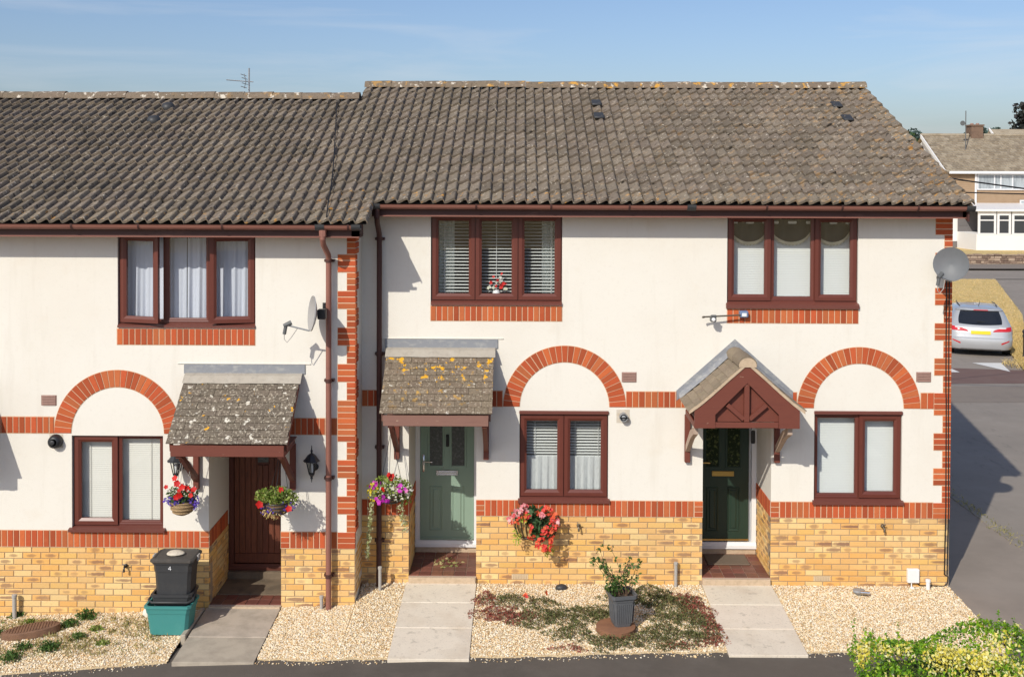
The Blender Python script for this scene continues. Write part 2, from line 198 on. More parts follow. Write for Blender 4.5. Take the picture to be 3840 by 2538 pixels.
M['bark'] = Mat('bark', (.10, .075, .05), .95); M['treeleaf'] = Mat('dark_tree_leaf', (.03, .035, .03), .8, isl=[(.035, .04, .034), (.02, .026, .024), (.05, .045, .045)]); M['farleaf'] = Mat('far_leaf_painted_haze', (.05, .085, .07), .9, isl=[(.05, .085, .075), (.04, .07, .065), (.065, .105, .085)]); M['midleaf'] = Mat('mid_tree_leaf', (.05, .10, .035), .8, isl=[(.05, .10, .035), (.07, .13, .045), (.035, .075, .03)])  # far leaves carry distance haze painted in as a bluish tint
M['cable'] = Mat('black_cable', (.012, .012, .013), .6)
# ------------------------------------------------------------------ mesh helpers
COL = sc.collection
def wpos(o):
    p = Vector((0, 0, 0))
    while o is not None: p = p + o.location; o = o.parent
    return p
def link(name, me, parent=None, loc=(0, 0, 0), rot=None, mat=None):
    o = bpy.data.objects.new(name, me); COL.objects.link(o); loc = Vector(loc)
    if parent is not None: o.parent = parent; o.location = loc - wpos(parent)
    else: o.location = loc
    if rot: o.rotation_euler = rot
    return o
def tag(o, label=None, cat=None, group=None, kind=None):
    for k, v in (('label', label), ('category', cat), ('group', group), ('kind', kind)):
        if v: o[k] = v
    return o
def thing(name, loc, label, cat, group=None): return tag(link(name, None, None, loc), label, cat, group)
class MB:
    def __init__(s): s.v = []; s.f = []; s.mi = []
    def add(s, vs, fs, m=0):
        n = len(s.v); s.v += [tuple(a) for a in vs]; s.f += [tuple(i + n for i in f) for f in fs]; s.mi += [m] * len(fs); return s
    def quad(s, a, b, c, d, m=0): return s.add((a, b, c, d), ((0, 1, 2, 3),), m)
    def box(s, x0, x1, y0, y1, z0, z1, m=0, ch=0):
        if ch <= 0:
            return s.add([(x0, y0, z0), (x1, y0, z0), (x1, y1, z0), (x0, y1, z0), (x0, y0, z1), (x1, y0, z1), (x1, y1, z1), (x0, y1, z1)], [(0, 3, 2, 1), (4, 5, 6, 7), (0, 1, 5, 4), (1, 2, 6, 5), (2, 3, 7, 6), (3, 0, 4, 7)], m)
        rings = []
        for z, i in ((z0, ch), (z0 + ch, 0), (z1 - ch, 0), (z1, ch)):
            X0, X1, Y0, Y1 = x0 + i, x1 - i, y0 + i, y1 - i
            c = ch if i == 0 else ch * .4
            rings.append([(X0 + c, Y0, z), (X1 - c, Y0, z), (X1, Y0 + c, z), (X1, Y1 - c, z), (X1 - c, Y1, z), (X0 + c, Y1, z), (X0, Y1 - c, z), (X0, Y0 + c, z)])
        return s.loft(rings, True, m, True)
    def loft(s, rings, closed=True, m=0, caps=False):
        n = len(rings[0]); vs = [p for r in rings for p in r]; fs = []
        for i in range(len(rings) - 1):
            for j in range(n if closed else n - 1):
                k = (j + 1) % n; fs.append((i * n + j, i * n + k, (i + 1) * n + k, (i + 1) * n + j))
        if caps: fs.append(tuple(range(n - 1, -1, -1))); fs.append(tuple(range((len(rings) - 1) * n, len(rings) * n)))
        return s.add(vs, fs, m)
    def tube(s, pts, r, seg=8, m=0, caps=True):
        pts = [Vector(p) for p in pts]; rings = []
        rr = r if isinstance(r, (list, tuple)) else [r] * len(pts)
        prev = None
        for i, p in enumerate(pts):
            d = (pts[min(i + 1, len(pts) - 1)] - pts[max(i - 1, 0)]).normalized()
            a = d.cross(Vector((0, 0, 1)) if abs(d.z) < .95 else Vector((1, 0, 0))).normalized()
            if prev is not None and a.dot(prev) < 0: a = -a
            prev = a; b = d.cross(a)
            rings.append([tuple(p + (a * math.cos(2 * math.pi * k / seg) + b * math.sin(2 * math.pi * k / seg)) * rr[i]) for k in range(seg)])
        return s.loft(rings, True, m, caps)
    def lathe(s, prof, c, seg=16, m=0, axis='z', sy=1.0):
        rings = []
        for r, h in prof:
            ring = []
            for k in range(seg):
                a = 2 * math.pi * k / seg; p, q = r * math.cos(a), r * math.sin(a) * sy
                ring.append((c[0] + p, c[1] + q, c[2] + h) if axis == 'z' else ((c[0] + p, c[1] - h, c[2] + q) if axis == 'y' else (c[0] + h, c[1] + p, c[2] + q)))
            rings.append(ring)
        return s.loft(rings, True, m, True)
    def prism(s, poly, y0, y1, m=0):   # polygon in x,z extruded along y
        n = len(poly)
        vs = [(x, y0, z) for x, z in poly] + [(x, y1, z) for x, z in poly]
        fs = [tuple(range(n)), tuple(range(2 * n - 1, n - 1, -1))] + [(i, i + n, (i + 1) % n + n, (i + 1) % n) for i in range(n)]
        return s.add(vs, fs, m)
    def prismx(s, poly, x0, x1, m=0):  # polygon in y,z extruded along x
        n = len(poly)
        vs = [(x0, y, z) for y, z in poly] + [(x1, y, z) for y, z in poly]
        fs = [tuple(range(n)), tuple(range(2 * n - 1, n - 1, -1))] + [(i, i + n, (i + 1) % n + n, (i + 1) % n) for i in range(n)]
        return s.add(vs, fs, m)
    def xf(s, mtx):
        s.v = [tuple(mtx @ Vector(p)) for p in s.v]; return s
    def mesh(s, name, mats, smooth=None):
        me = bpy.data.meshes.new(name); me.from_pydata(s.v, [], s.f)
        for m in (mats if isinstance(mats, (list, tuple)) else [mats]): me.materials.append(m)
        if len(set(s.mi)) > 1: me.polygons.foreach_set('material_index', s.mi)
        import bmesh
        bm = bmesh.new(); bm.from_mesh(me); bmesh.ops.recalc_face_normals(bm, faces=bm.faces); bm.to_mesh(me); bm.free()
        if smooth is not None: me.shade_smooth(); me.set_sharp_from_angle(angle=R(smooth))
        return me
    def build(s, name, mats, parent=None, smooth=None):
        if parent is not None:
            o = link(name, s.mesh(name, mats, smooth), parent, (0, 0, 0)); return o
        c = Vector(s.v[0]); xs = np.array(s.v); c = Vector(((xs[:, 0].min() + xs[:, 0].max()) / 2, (xs[:, 1].min() + xs[:, 1].max()) / 2, xs[:, 2].min()))
        s.v = [tuple(Vector(p) - c) for p in s.v]
        return link(name, s.mesh(name, mats, smooth), None, c)
def npmesh(name, V, F, mat, smooth=False):
    V = np.asarray(V, dtype=np.float32).reshape(-1, 3); F = np.asarray(F, dtype=np.int32); k = F.shape[1]
    me = bpy.data.meshes.new(name); me.vertices.add(len(V)); me.vertices.foreach_set('co', V.ravel())
    me.loops.add(F.size); me.loops.foreach_set('vertex_index', F.ravel())
    me.polygons.add(len(F)); me.polygons.foreach_set('loop_start', np.arange(0, F.size, k, dtype=np.int32))
    if smooth: me.polygons.foreach_set('use_smooth', np.ones(len(F), dtype=bool))
    me.update(calc_edges=True); me.materials.append(mat); return me
def rdirs(n, up=0.0):
    d = rng.normal(size=(n, 3)); d[:, 2] += up; return d / np.linalg.norm(d, axis=1, keepdims=True)
def leaves(P, size, aspect=.55, up=.3, jit=.35, fold=.25):
    """diamond leaves folded on the midrib at points P -> V,F (two tris each)"""
    P = np.asarray(P); n = len(P); d = rdirs(n, up); a = rdirs(n); s = np.cross(d, a); s /= np.linalg.norm(s, axis=1, keepdims=True) + 1e-9; nn = np.cross(d, s)
    L = (size * (1 + jit * rng.uniform(-1, 1, n)))[:, None]
    b = P - d * L * .5; t = P + d * L * .5; l = P + s * L * aspect * .5 + nn * L * fold * .3; r = P - s * L * aspect * .5 + nn * L * fold * .3
    V = np.stack([b, l, t, r], 1).reshape(-1, 3); i = np.arange(n)[:, None] * 4
    F = np.concatenate([i + np.array([0, 2, 1]), i + np.array([0, 3, 2])], 0); return V, F
def flowers(P, size, face=(0, -1, .35), petals=5, spread=.6):
    P = np.asarray(P); n = len(P); d = np.array(face)[None] + rng.normal(size=(n, 3)) * spread; d /= np.linalg.norm(d, axis=1, keepdims=True)
    a = rdirs(n); u = np.cross(d, a); u /= np.linalg.norm(u, axis=1, keepdims=True) + 1e-9; v = np.cross(d, u); V = []; F = []; S = (size * rng.uniform(.75, 1.25, n))[:, None]; m = petals * 2
    ring = [P + (u * math.cos(2 * math.pi * k / m) + v * math.sin(2 * math.pi * k / m)) * S * (.5 if k % 2 else .36) + d * S * (.12 if k % 2 else .16) for k in range(m)]
    V = np.stack([P] + ring, 1).reshape(-1, 3); i = np.arange(n)[:, None] * (m + 1)
    F = np.concatenate([i + np.array([0, 1 + k, 1 + (k + 1) % m]) for k in range(m)], 0); return V, F
def vf(name, VF, mat, parent=None, kind=None):
    o = link(name, npmesh(name, VF[0], VF[1], mat), parent)
    if kind: o['kind'] = kind
    return o
_cache = {}
def cached(key, fn):
    if key not in _cache: _cache[key] = fn()
    return _cache[key]
def brick_mesh(wd, h, d, mat):
    wd = round(wd, 3); h = round(h, 3)
    def f():
        c = .0035; b = MB(); r = []
        for i, y in ((0, d), (0, c), (c, 0)):
            r.append([(-wd / 2 + i, y, -h / 2 + i), (wd / 2 - i, y, -h / 2 + i), (wd / 2 - i, y, h / 2 - i), (-wd / 2 + i, y, h / 2 - i)])
        b.loft(r); n = len(b.v); b.f.append((n - 4, n - 3, n - 2, n - 1)); b.mi.append(0)
        return b.mesh('brick', mat)
    return cached(('brick', wd, h, d, mat.name), f)
def put_brick(name, x, y, z, wd, h, mat, parent, rotz=0, rx=None):
    me = brick_mesh(wd, h, .05, mat)
    j = random.uniform(-.0015, .0015)
    return link(name, me, parent, (x + (j if rotz else 0), y + (0 if rotz else j), z), rx or (0, 0, rotz))
def course(a, b, cz, k, putter, start=None):
    x = (a if start is None else start) - (.1125 if k % 2 else 0)
    while x < b:
        l, r = max(x, a), min(x + .215, b)
        if r - l > .035: putter((l + r) / 2, cz, r - l)
        x += .225
# ------------------------------------------------------------------ ground
def hy(y):
    return float(np.interp(y, [-60, -2, 5, 12, 20, 30, 40, 46, 56, 90, 200, 330], [-.42, -.22, -.16, -.18, -.21, -.10, -.02, .06, .30, .6, 4, 12]))
def gfront(x): return float(np.interp(x, [-40, -9, -1, 6, 40], [-.6, -.38, -.12, -.12, -.2]))
def ghouse(x): return float(np.interp(x, [-9, -6.2, -2.05, -2.0, 8], [-.32, -.235, -.075, -.02, -.02]))
def sheet(name, xs, ys, hf, mat, label=None):
    V = [(x, y, hf(x, y)) for y in ys for x in xs]; n = len(xs); F = [(j * n + i, j * n + i + 1, (j + 1) * n + i + 1, (j + 1) * n + i) for j in range(len(ys) - 1) for i in range(n - 1)]
    o = link(name, npmesh(name, V, F, mat)); o['kind'] = 'structure'
    if label: o['label'] = label
    return o
def strip(name, left, right, mat, dz, label=None):   # a ribbon between two polylines of (x,y), following hy
    V = []; F = []
    for (a, b) in zip(left, right): V += [(a[0], a[1], hy(a[1]) + dz), (b[0], b[1], hy(b[1]) + dz)]
    F = [(2 * i, 2 * i + 1, 2 * i + 3, 2 * i + 2) for i in range(len(left) - 1)]
    o = link(name, npmesh(name, V, F, mat)); o['kind'] = 'structure'
    if label: o['label'] = label
    return o
sheet('ground', [-900, -200, -60, 0, 60, 200, 900], [-120, -60, -40, -2.2, 5, 12, 20, 30, 40, 46, 56, 90, 200, 330, 900], lambda x, y: hy(y) - (.25 if y < 25 else .05), M['drygrass'], 'dry ground stretching away behind the terrace')
sheet('footpath', [-40, -20, -9, -6, -3, -1, 2, 5.5, 7.2], [-60, -30, -12, -6, -3, -2.1, -1.5], lambda x, y: gfront(x), M['tarmac'], 'dark tarmac footpath along the front gardens')
sheet('bounce_ground', [-60, -10, 6.9], [-60, -30, -12, -6.6], lambda x, y: gfront(x) + .02, M['bounce_pale'], 'unseen pale ground added to bounce light onto the terrace')  # out of view, added so its pale surface bounces fill onto the walls
def hpav(x, y): return float(np.interp(y, [-6, -1.5, 0, 4, 14, 24], [-.116, -.10, -.03, -.07, -.10, -.12]))
sheet('pavement', [5.515, 6.4, 7.2], [-1.496, -.8, 0, 2, 4, 8, 14, 24], hpav, M['tarmac2'], 'worn tarmac pavement beside the gable end')
sheet('road', [7.2, 12, 20, 40, 90], [-60, -20, -2, 5, 12, 20, 30, 40, 45], lambda x, y: hy(y), M['road'], 'sunlit side road curving away past the gable end')
kb = MB()
for i in range(26):
    y0 = -1.4 + i * .92
    tag(MB().box(7.11, 7.235, y0, y0 + .905, -.5, hpav(0, y0 + .45) + .012, 0, .008).build('kerb', M['kerb']), kind='structure')
strip('road_patch', [(9.5, 14.15), (14, 14.35), (24, 13.5)], [(9.5, 16.9), (14, 16.2), (24, 15.2)], M['redroad'], .004, 'faded red surface band across the junction')
strip('road_patch', [(10.2, 11.9), (14.0, 12.0)], [(10.8, 13.9), (14.2, 13.9)], M['paleroad'], .004, 'pale resurfaced patch in front of the red band')
tr = MB(); tr.add([(x, y, hy(y) + .009) for x, y in ((12.95, 17.35), (13.78, 17.35), (13.42, 15.95))], [(0, 1, 2)])
tag(tr.build('road_marking', M['paint']), kind='structure', label='white give way triangle painted on the road behind the car')
tr = MB(); tr.add([(x, y, hy(y) + .009) for x, y in ((11.2, 17.0), (11.95, 17.0), (12.0, 15.85), (11.7, 15.85))], [(0, 1, 2, 3)])
tag(tr.build('road_marking', M['paint']), kind='structure', label='white painted line end beside the brick corner')
# grass verge with dry blades
vl = [(13.85, 16.1), (14.6, 18.5), (15.4, 22), (16.3, 27), (17.0, 31), (18, 39.2)]; vr = [(14.05, 16.0), (15.1, 18.5), (16.7, 22.2), (18.8, 27), (20.2, 31), (23.1, 39.3)]
strip('grass_verge', vl, vr, M['drygrass'], .05, 'parched yellow grass verge beside the parked car')
def in_strip(n, l, r):
    y = np.concatenate([rng.uniform(l[0][1], l[-1][1], n * 2 // 3), rng.uniform(l[0][1], l[0][1] + 9, n // 3)]); a = np.interp(y, [p[1] for p in l], [p[0] for p in l]); b = np.interp(y, [p[1] for p in r], [p[0] for p in r]); x = a + (b - a) * rng.uniform(0, 1, len(y))
    return np.stack([x, y, np.array([hy(q) for q in y]) + .07], 1)
vf('dry_grass', leaves(in_strip(16000, vl, vr), .085, .13, 1.2, .5), M['drystalk'], kind='stuff')['label'] = 'dry straw-coloured grass blades on the verge'
sheet('lawn', [14, 20, 26, 34, 60], [46.3, 50, 53, 57], lambda x, y: float(np.interp(y, [46.3, 56], [.60, .34])), M['drygrass'], 'dry lawn in front of the white porch')
strip('far_pavement', [(10, 43.6), (25, 43.7), (60, 45.2)], [(10, 46.2), (25, 46.2), (60, 47.6)], M['paleroad'], .10, 'pale pavement along the far side of the crossing road')
strip('far_kerb', [(10, 39.4), (18, 39.35), (60, 40.6)], [(10, 39.65), (18, 39.6), (60, 40.85)], M['kerb'], .03)
# gravel gardens
FX = [-12, -6.6, -4.9, -4, -3, -2.4, -.56, .38, 1.2, 2.4, 5.6]; FY = [-2.3, -2.15, -2.0, -1.9, -1.85, -1.93, -1.92, -1.87, -1.78, -1.74, -1.70]
def yfront(x): return np.interp(x, FX, FY) + .012 * np.sin(np.asarray(x) * 9.0) + .01 * np.sin(np.asarray(x) * 23)
def ybase(x): return np.where(np.asarray(x) < -2.03, -.58, 0.0)
def zgrav(x, y):
    x = np.asarray(x); y = np.asarray(y); f = yfront(x); b = ybase(x); t = np.clip((y - b) / (f - b), 0, 1)
    gh = np.interp(x, [-9, -6.2, -2.05, -2.0, 8], [-.32, -.235, -.075, -.02, -.02]); gf = np.interp(x, [-40, -9, -1, 6, 40], [-.6, -.38, -.12, -.12, -.2]) + .015
    return gh + (gf - gh) * t ** 1.3
def gravel(x0, x1, label, n):
    xs = np.linspace(x0, x1, 24); V = []; k = 9
    for x in xs:
        for j in range(k):
            y = float(ybase(x) + (yfront(x) - ybase(x)) * j / (k - 1)); V.append((x, y, float(zgrav(x, y))))
        V.append((x, V[-1][1] - .02, V[-1][2] - .1))
    k += 1
    F = [(i * k + j, i * k + j + 1, (i + 1) * k + j + 1, (i + 1) * k + j) for i in range(len(xs) - 1) for j in range(k - 1)]
    o = link('garden_bed', npmesh('garden_bed', V, F, M['gravelbed'])); tag(o, label=label.replace('gravel', 'bed under the gravel'), kind='structure')
    x = rng.uniform(x0, x1, n); t = rng.uniform(0, 1, n) ** .95; b = ybase(x); f = yfront(x); y = b + (f - b) * t; z = zgrav(x, y) + .004
    out = rng.random(n) < .006; y = np.where(out, f - rng.uniform(0, .12, n), y); z = np.where(out, np.interp(x, [-40, -9, -1, 6, 40], [-.6, -.38, -.12, -.12, -.2]) + .005, z)
    P = np.stack([x, y, z], 1); S = rng.gamma(6, .00115, n)[:, None] + .0028
    O = np.array([(1, 0, 0), (0, 1, 0), (-1, 0, 0), (0, -1, 0), (0, 0, 1), (0, 0, -.6)], float)
    ang = rng.uniform(0, 6.28, n); ca, sa = np.cos(ang)[:, None], np.sin(ang)[:, None]; Vv = []
    for q in O:
        sx = q * np.stack([rng.uniform(.7, 1.5, n), rng.uniform(.6, 1.1, n), rng.uniform(.45, .95, n)], 1) + rng.normal(scale=.16, size=(n, 3))
        Vv.append(P + S * np.concatenate([sx[:, :1] * ca - sx[:, 1:2] * sa, sx[:, :1] * sa + sx[:, 1:2] * ca, sx[:, 2:]], 1))
    V = np.stack(Vv, 1).reshape(-1, 3); i = np.arange(n)[:, None] * 6
    F = np.concatenate([i + np.array(t_) for t_ in ((0, 1, 4), (1, 2, 4), (2, 3, 4), (3, 0, 4), (1, 0, 5), (2, 1, 5), (3, 2, 5), (0, 3, 5))], 0)
    o = link('gravel', npmesh('gravel', V, F, M['gravel'])); tag(o, label=label, kind='stuff'); return o
gravel(-8.5, -3.94, 'golden gravel with weeds left of the grey path', 36000)
gravel(-2.93, -1.46, 'golden gravel strip between the grey path and the green door path', 17000)
gravel(-.545, 2.345, 'golden gravel among the low sedum plants', 33000)
gravel(3.24, 5.515, 'golden gravel in front of the right-hand window', 28000)
# paths of concrete slabs
def path(x0, x1, yb, joints, mat, label, sh=0.0):
    p = link('path', None, None, ((x0 + x1) / 2, yb, -.05)); tag(p, label=label, kind='structure')
    ys = [yb] + joints
    for i in range(len(ys) - 1):
        a, b = ys[i], ys[i + 1]; m = MB(); g = .006
        zt = lambda y: float(zgrav((x0 + x1) / 2, y)) + .022 - .004 * i
        s0 = sh * i; A, B = a - g, b + g
        m.add([(x0, B, zt(B)), (x1, B, zt(B)), (x1, A, zt(A)), (x0, A, zt(A)), (x0, B, zt(B) - .2), (x1, B, zt(B) - .2), (x1, A, zt(A) - .2), (x0, A, zt(A) - .2)], [(0, 1, 2, 3), (0, 4, 5, 1), (1, 5, 6, 2), (2, 6, 7, 3), (3, 7, 4, 0)])
        o = m.build('paving_slab', mat, p)
        bv = o.modifiers.new('bevel', 'BEVEL'); bv.width = .004; bv.segments = 1; bv.limit_method = 'ANGLE'
    m = MB(); c = (x0 + x1) / 2
    m.add([(x0 + .01, yb, float(zgrav(c, yb)) + .004), (x1 - .01, yb, float(zgrav(c, yb)) + .004), (x1 - .01, joints[-1] + .01, float(zgrav(c, joints[-1])) + .004), (x0 + .01, joints[-1] + .01, float(zgrav(c, joints[-1])) + .004)], [(0, 1, 2, 3)])
    m.build('path_bed', M['mortar'], p); return p
path(-1.455, -.55, .0, [-.62, -1.28, -2.02], M['slab'], 'pale three-slab path leading to the green door')
path(2.35, 3.235, .0, [-.62, -1.24, -1.86], M['slab'], 'pale three-slab path leading to the gabled porch')
pl_ = path(-3.86, -2.945, -.60, [-1.38, -1.98], M['slabgrey'], 'grey two-slab path leading to the brown boarded door')
MB().box(-3.935, -3.875, -1.42, -.62, -.4, -.10, 0, .008).build('edging_stone', M['slabgrey'], pl_)
# ------------------------------------------------------------------ terraced houses
TH = R(21.8); CT, ST = math.cos(TH), math.sin(TH); GA = .58 / CT / 2; TW = .292; NROW = 15
_TQ = [0, .14, .30, .46, .60, .72, .80, .88, .945]; _TH = [0, .004, .013, .026, .038, .0455, .048, .040, .010]
def tile_profile(x):
    return float(np.interp((x % .146) / .146 if x < .2919 else 1.0, _TQ + [1.0], _TH + [0]))
def tile_mesh(width, mat):
    def f():
        b = MB(); xs = [.146 * i + .146 * q for i in range(int(round(width / .146))) for q in _TQ] + [width]; Ln = .36
        top0 = [(x, 0, tile_profile(x) + .033) for x in xs]; top1 = [(x, Ln, tile_profile(x) + .033 - .033 * Ln / GA) for x in xs]; lip = [(x, .002, tile_profile(x) + .001) for x in xs]
        b.loft([lip, top0, top1], closed=False)
        b.add([lip[0], top0[0], top1[0]], [(0, 1, 2)]).add([lip[-1], top0[-1], top1[-1]], [(0, 2, 1)])
        return b.mesh('roof_tile', mat, 50)
    return cached(('tile', width, mat.name), f)
def roof_pt(Y0, Z0, s, x, n=0): return (x, Y0 + s * CT - n * ST, Z0 + s * ST + n * CT)
def lay_tile(H, x, s, Y0, Z0, mat, width=TW):
    jr = random.uniform(-.004, .004)
    return link('roof_tile', tile_mesh(width, mat), H, roof_pt(Y0, Z0, s + random.uniform(-.003, .003), x, random.uniform(0, .003)), (TH + random.uniform(-.012, .012), jr * 2, random.uniform(-.009, .009)))
SPEC = {  # Y0, dz, x0, x1
 'N': (-.58, -.232, -8.60, -5.81), 'L': (-.58, -.232, -5.81, -2.03), 'M': (0., 0., -2.06, 1.77), 'R': (0., 0., 1.77, 5.515)}
LAB = {'N': ('far left terraced house of cream render and brown tiles, mostly outside the picture'), 'L': ('cream rendered terraced house with the recessed brown boarded door and open upstairs casements'),
       'M': ('cream rendered terraced house with the sage green front door'), 'R': ('end house with red corner quoins and gabled porch over a dark green door')}
H = {}
for k, (Y0, dz, x0, x1) in SPEC.items():
    H[k] = thing('terraced_house', ((x0 + x1) / 2, Y0, dz - .25), LAB[k], 'house', 'terraced houses in the row')
def facade(k, opens, gaps=()):
    """opens: (x0,x1,z0,z1) holes; builds the render skin, plinth backing, sides, back"""
    Y0, dz, x0, x1 = SPEC[k]; h = H[k]
    cut = [x0] + sorted(q for o in opens if o[2] < 0 for q in o[:2]) + [x1]
    for nm, mat, za, zb, yo, xl, xr in [('plinth', M['mortar'], -.5, .86, .008, cut[i], cut[i + 1]) for i in range(0, len(cut), 2)] + [('wall', M['render'], .86, 4.80, -.006, x0, x1)]:
        m = MB(); xs = sorted({xl, xr} | {q for o in opens for q in o[:2] if xl < q < xr}); zs = sorted({za, zb} | {q for o in opens for q in o[2:] if za < q < zb}); y = Y0 + yo
        def hole(xa, xb, zc): return any(o[0] - 1e-6 <= xa and xb <= o[1] + 1e-6 and o[2] < zc < o[3] for o in opens)
        for i in range(len(xs) - 1):
            for j in range(len(zs) - 1):
                if not hole(xs[i], xs[i + 1], (zs[j] + zs[j + 1]) / 2):
                    m.quad((xs[i], y, zs[j] + dz), (xs[i + 1], y, zs[j] + dz), (xs[i + 1], y, zs[j + 1] + dz), (xs[i], y, zs[j + 1] + dz))
        for o in opens:
            a, b = max(o[2], za), min(o[3], zb)
            if a >= b: continue
            yb = Y0 + .15
            for x in [q for q in o[:2] if xl <= q <= xr]: m.quad((x, y, a + dz), (x, yb, a + dz), (x, yb, b + dz), (x, y, b + dz))
            if nm == 'plinth': continue
            if o[2] > za: m.quad((o[0], y, o[2] + dz), (o[1], y, o[2] + dz), (o[1], yb, o[2] + dz), (o[0], yb, o[2] + dz))
            if o[3] < zb: m.quad((o[0], y, o[3] + dz), (o[1], y, o[3] + dz), (o[1], yb, o[3] + dz), (o[0], yb, o[3] + dz))
        m.build(nm, mat, h)
    m = MB(); yb = 7.6 + Y0; sx = x1 - .001
    def side(x): 
        rp = lambda y: 4.80 + dz
        return [(x, Y0 + (.002 if x > 5 else .01), -.5 + dz), (x, yb, -.5 + dz), (x, yb, 4.8 + dz), (x, 4.35 - .42 + Y0, 6.52 + dz), (x, Y0 + .01, 4.8 + dz)]
    for x in ((x0 + .001), sx): m.add(side(x), [(0, 1, 2, 3, 4)])
    m.quad((x0, yb, -.5 + dz), (x1, yb, -.5 + dz), (x1, yb, 4.8 + dz), (x0, yb, 4.8 + dz))
    m.build('side_wall', M['render'], h)
def bricks(k, segs, jambs=()):
    Y0, dz, x0, x1 = SPEC[k]; h = H[k]
    for row in range(14):
        cz = .86 - .075 * row - .0375
        for (a, b) in segs:
            course(a, b, cz, row, lambda x, z, wd: put_brick('brick', x, Y0, z + dz, wd, .065, M['buff'], H['N'] if x < -5.81 else (H['R'] if k == 'M' and x > 1.77 else h)), min(x0, segs[0][0]))
    for (xj, y0, y1, rot) in jambs:
        for row in range(13):
            cz = .86 - .075 * row - .0375
            course(y0, y1, cz, row + 1, lambda y, z, wd: put_brick('brick', xj, y, z + dz, wd, .065, M['buff'], h, rot), Y0 + .03)
def soldiers(k, a, b, z0, z1, ends=(0, 0), yoff=-.014):
    Y0, dz, _, _ = SPEC[k]; h = H[k]; y = Y0 + yoff
    MB().box(a - .004, b + .004, Y0 - .0085, Y0 + .0, z0 - .006 + dz, z1 + .006 + dz).build('band_mortar', M['mortar2'], h)
    for e, side in zip(ends, (0, 1)):
        if e:
            hh = (z1 - z0) / 3
            for i in range(3):
                x = (a + .051) if side == 0 else (b - .051)
                put_brick('band_brick', x, y, z0 + hh * (i + .5) + dz, .102, hh - .009, M['red'], h)
    a2 = a + (.112 if ends[0] else 0); b2 = b - (.112 if ends[1] else 0); n = max(1, round((b2 - a2) / .075)); st = (b2 - a2) / n
    for i in range(n): put_brick('soldier_brick', a2 + st * (i + .5), y, (z0 + z1) / 2 + dz, st - .010, z1 - z0 - .004, M['red'], h)
def arch(k, cx, zc=2.272, ri=.576, ro=.786, a0=0, a1=180):
    Y0, dz, _, _ = SPEC[k]; h = H[k]; n = 29; da = math.pi / n
    def f():
        m = MB(); g = .0048; rm = (ri + ro) / 2; wi, wo = ri * da / 2 - g, ro * da / 2 - g; hh = (ro - ri) / 2 - .002
        m.prism([(-wi, -hh), (wi, -hh), (wo, hh), (-wo, hh)], 0, .05); return m.mesh('arch_brick', M['red'])
    me = cached(('arch', ri, ro), f); rm = (ri + ro) / 2
    mo = MB(); mo.loft([[(cx + r * math.cos(R(q)), yy, zc + dz + r * math.sin(R(q))) for q in range(0, 181, 6)] for r, yy in ((ri - .005, Y0), (ri - .005, Y0 - .0093), (ro + .005, Y0 - .0093), (ro + .005, Y0))], False); mo.build('arch_mortar', M['mortar2'], h)
    for i in range(n):
        a = (i + .5) * da
        if not (R(a0) <= a <= R(a1)): continue
        link('arch_brick', me, h, (cx + rm * math.cos(a), Y0 - .015 + random.uniform(-.0015, .0015), zc + dz + rm * math.sin(a)), (0, -(a - math.pi / 2), 0))
def quoins(k, xe, sgn, ret=None, par=0):
    """red corner blocks; sgn=-1: edge on the right"""
    Y0, dz, _, _ = SPEC[k]; h = H[k]; z = .86
    while z < 4.69:
        inb = z < 1.06 or 2.27 <= z < 2.47
        kk = int((z - 1.06) / .225) if z < 2.27 else int((z - 2.47) / .225) + par
        wide = inb or (kk % 2 == 1)
        wd = .215 if wide else .102
        _hh = .0683 if inb else .075
        MB().box(min(xe, xe + sgn * (wd + .005)), max(xe, xe + sgn * (wd + .005)) - .002, Y0 - .0097, Y0, z - .004 + dz, z - .004 + _hh + dz).build('quoin_mortar', M['mortar2'], h)
        put_brick('quoin_brick', xe + sgn * wd / 2, Y0 - .014, z + .0335 + dz, wd, .0625, M['red'], h)
        if ret and not (z < 1.06): 
            rd = .102 if wide else .215
            put_brick('quoin_brick', ret[0], Y0 + rd / 2 - .012, z + .0335 + dz, rd - .006, .0625, M['red'], h, ret[1])
        z += .0683 if inb else .075
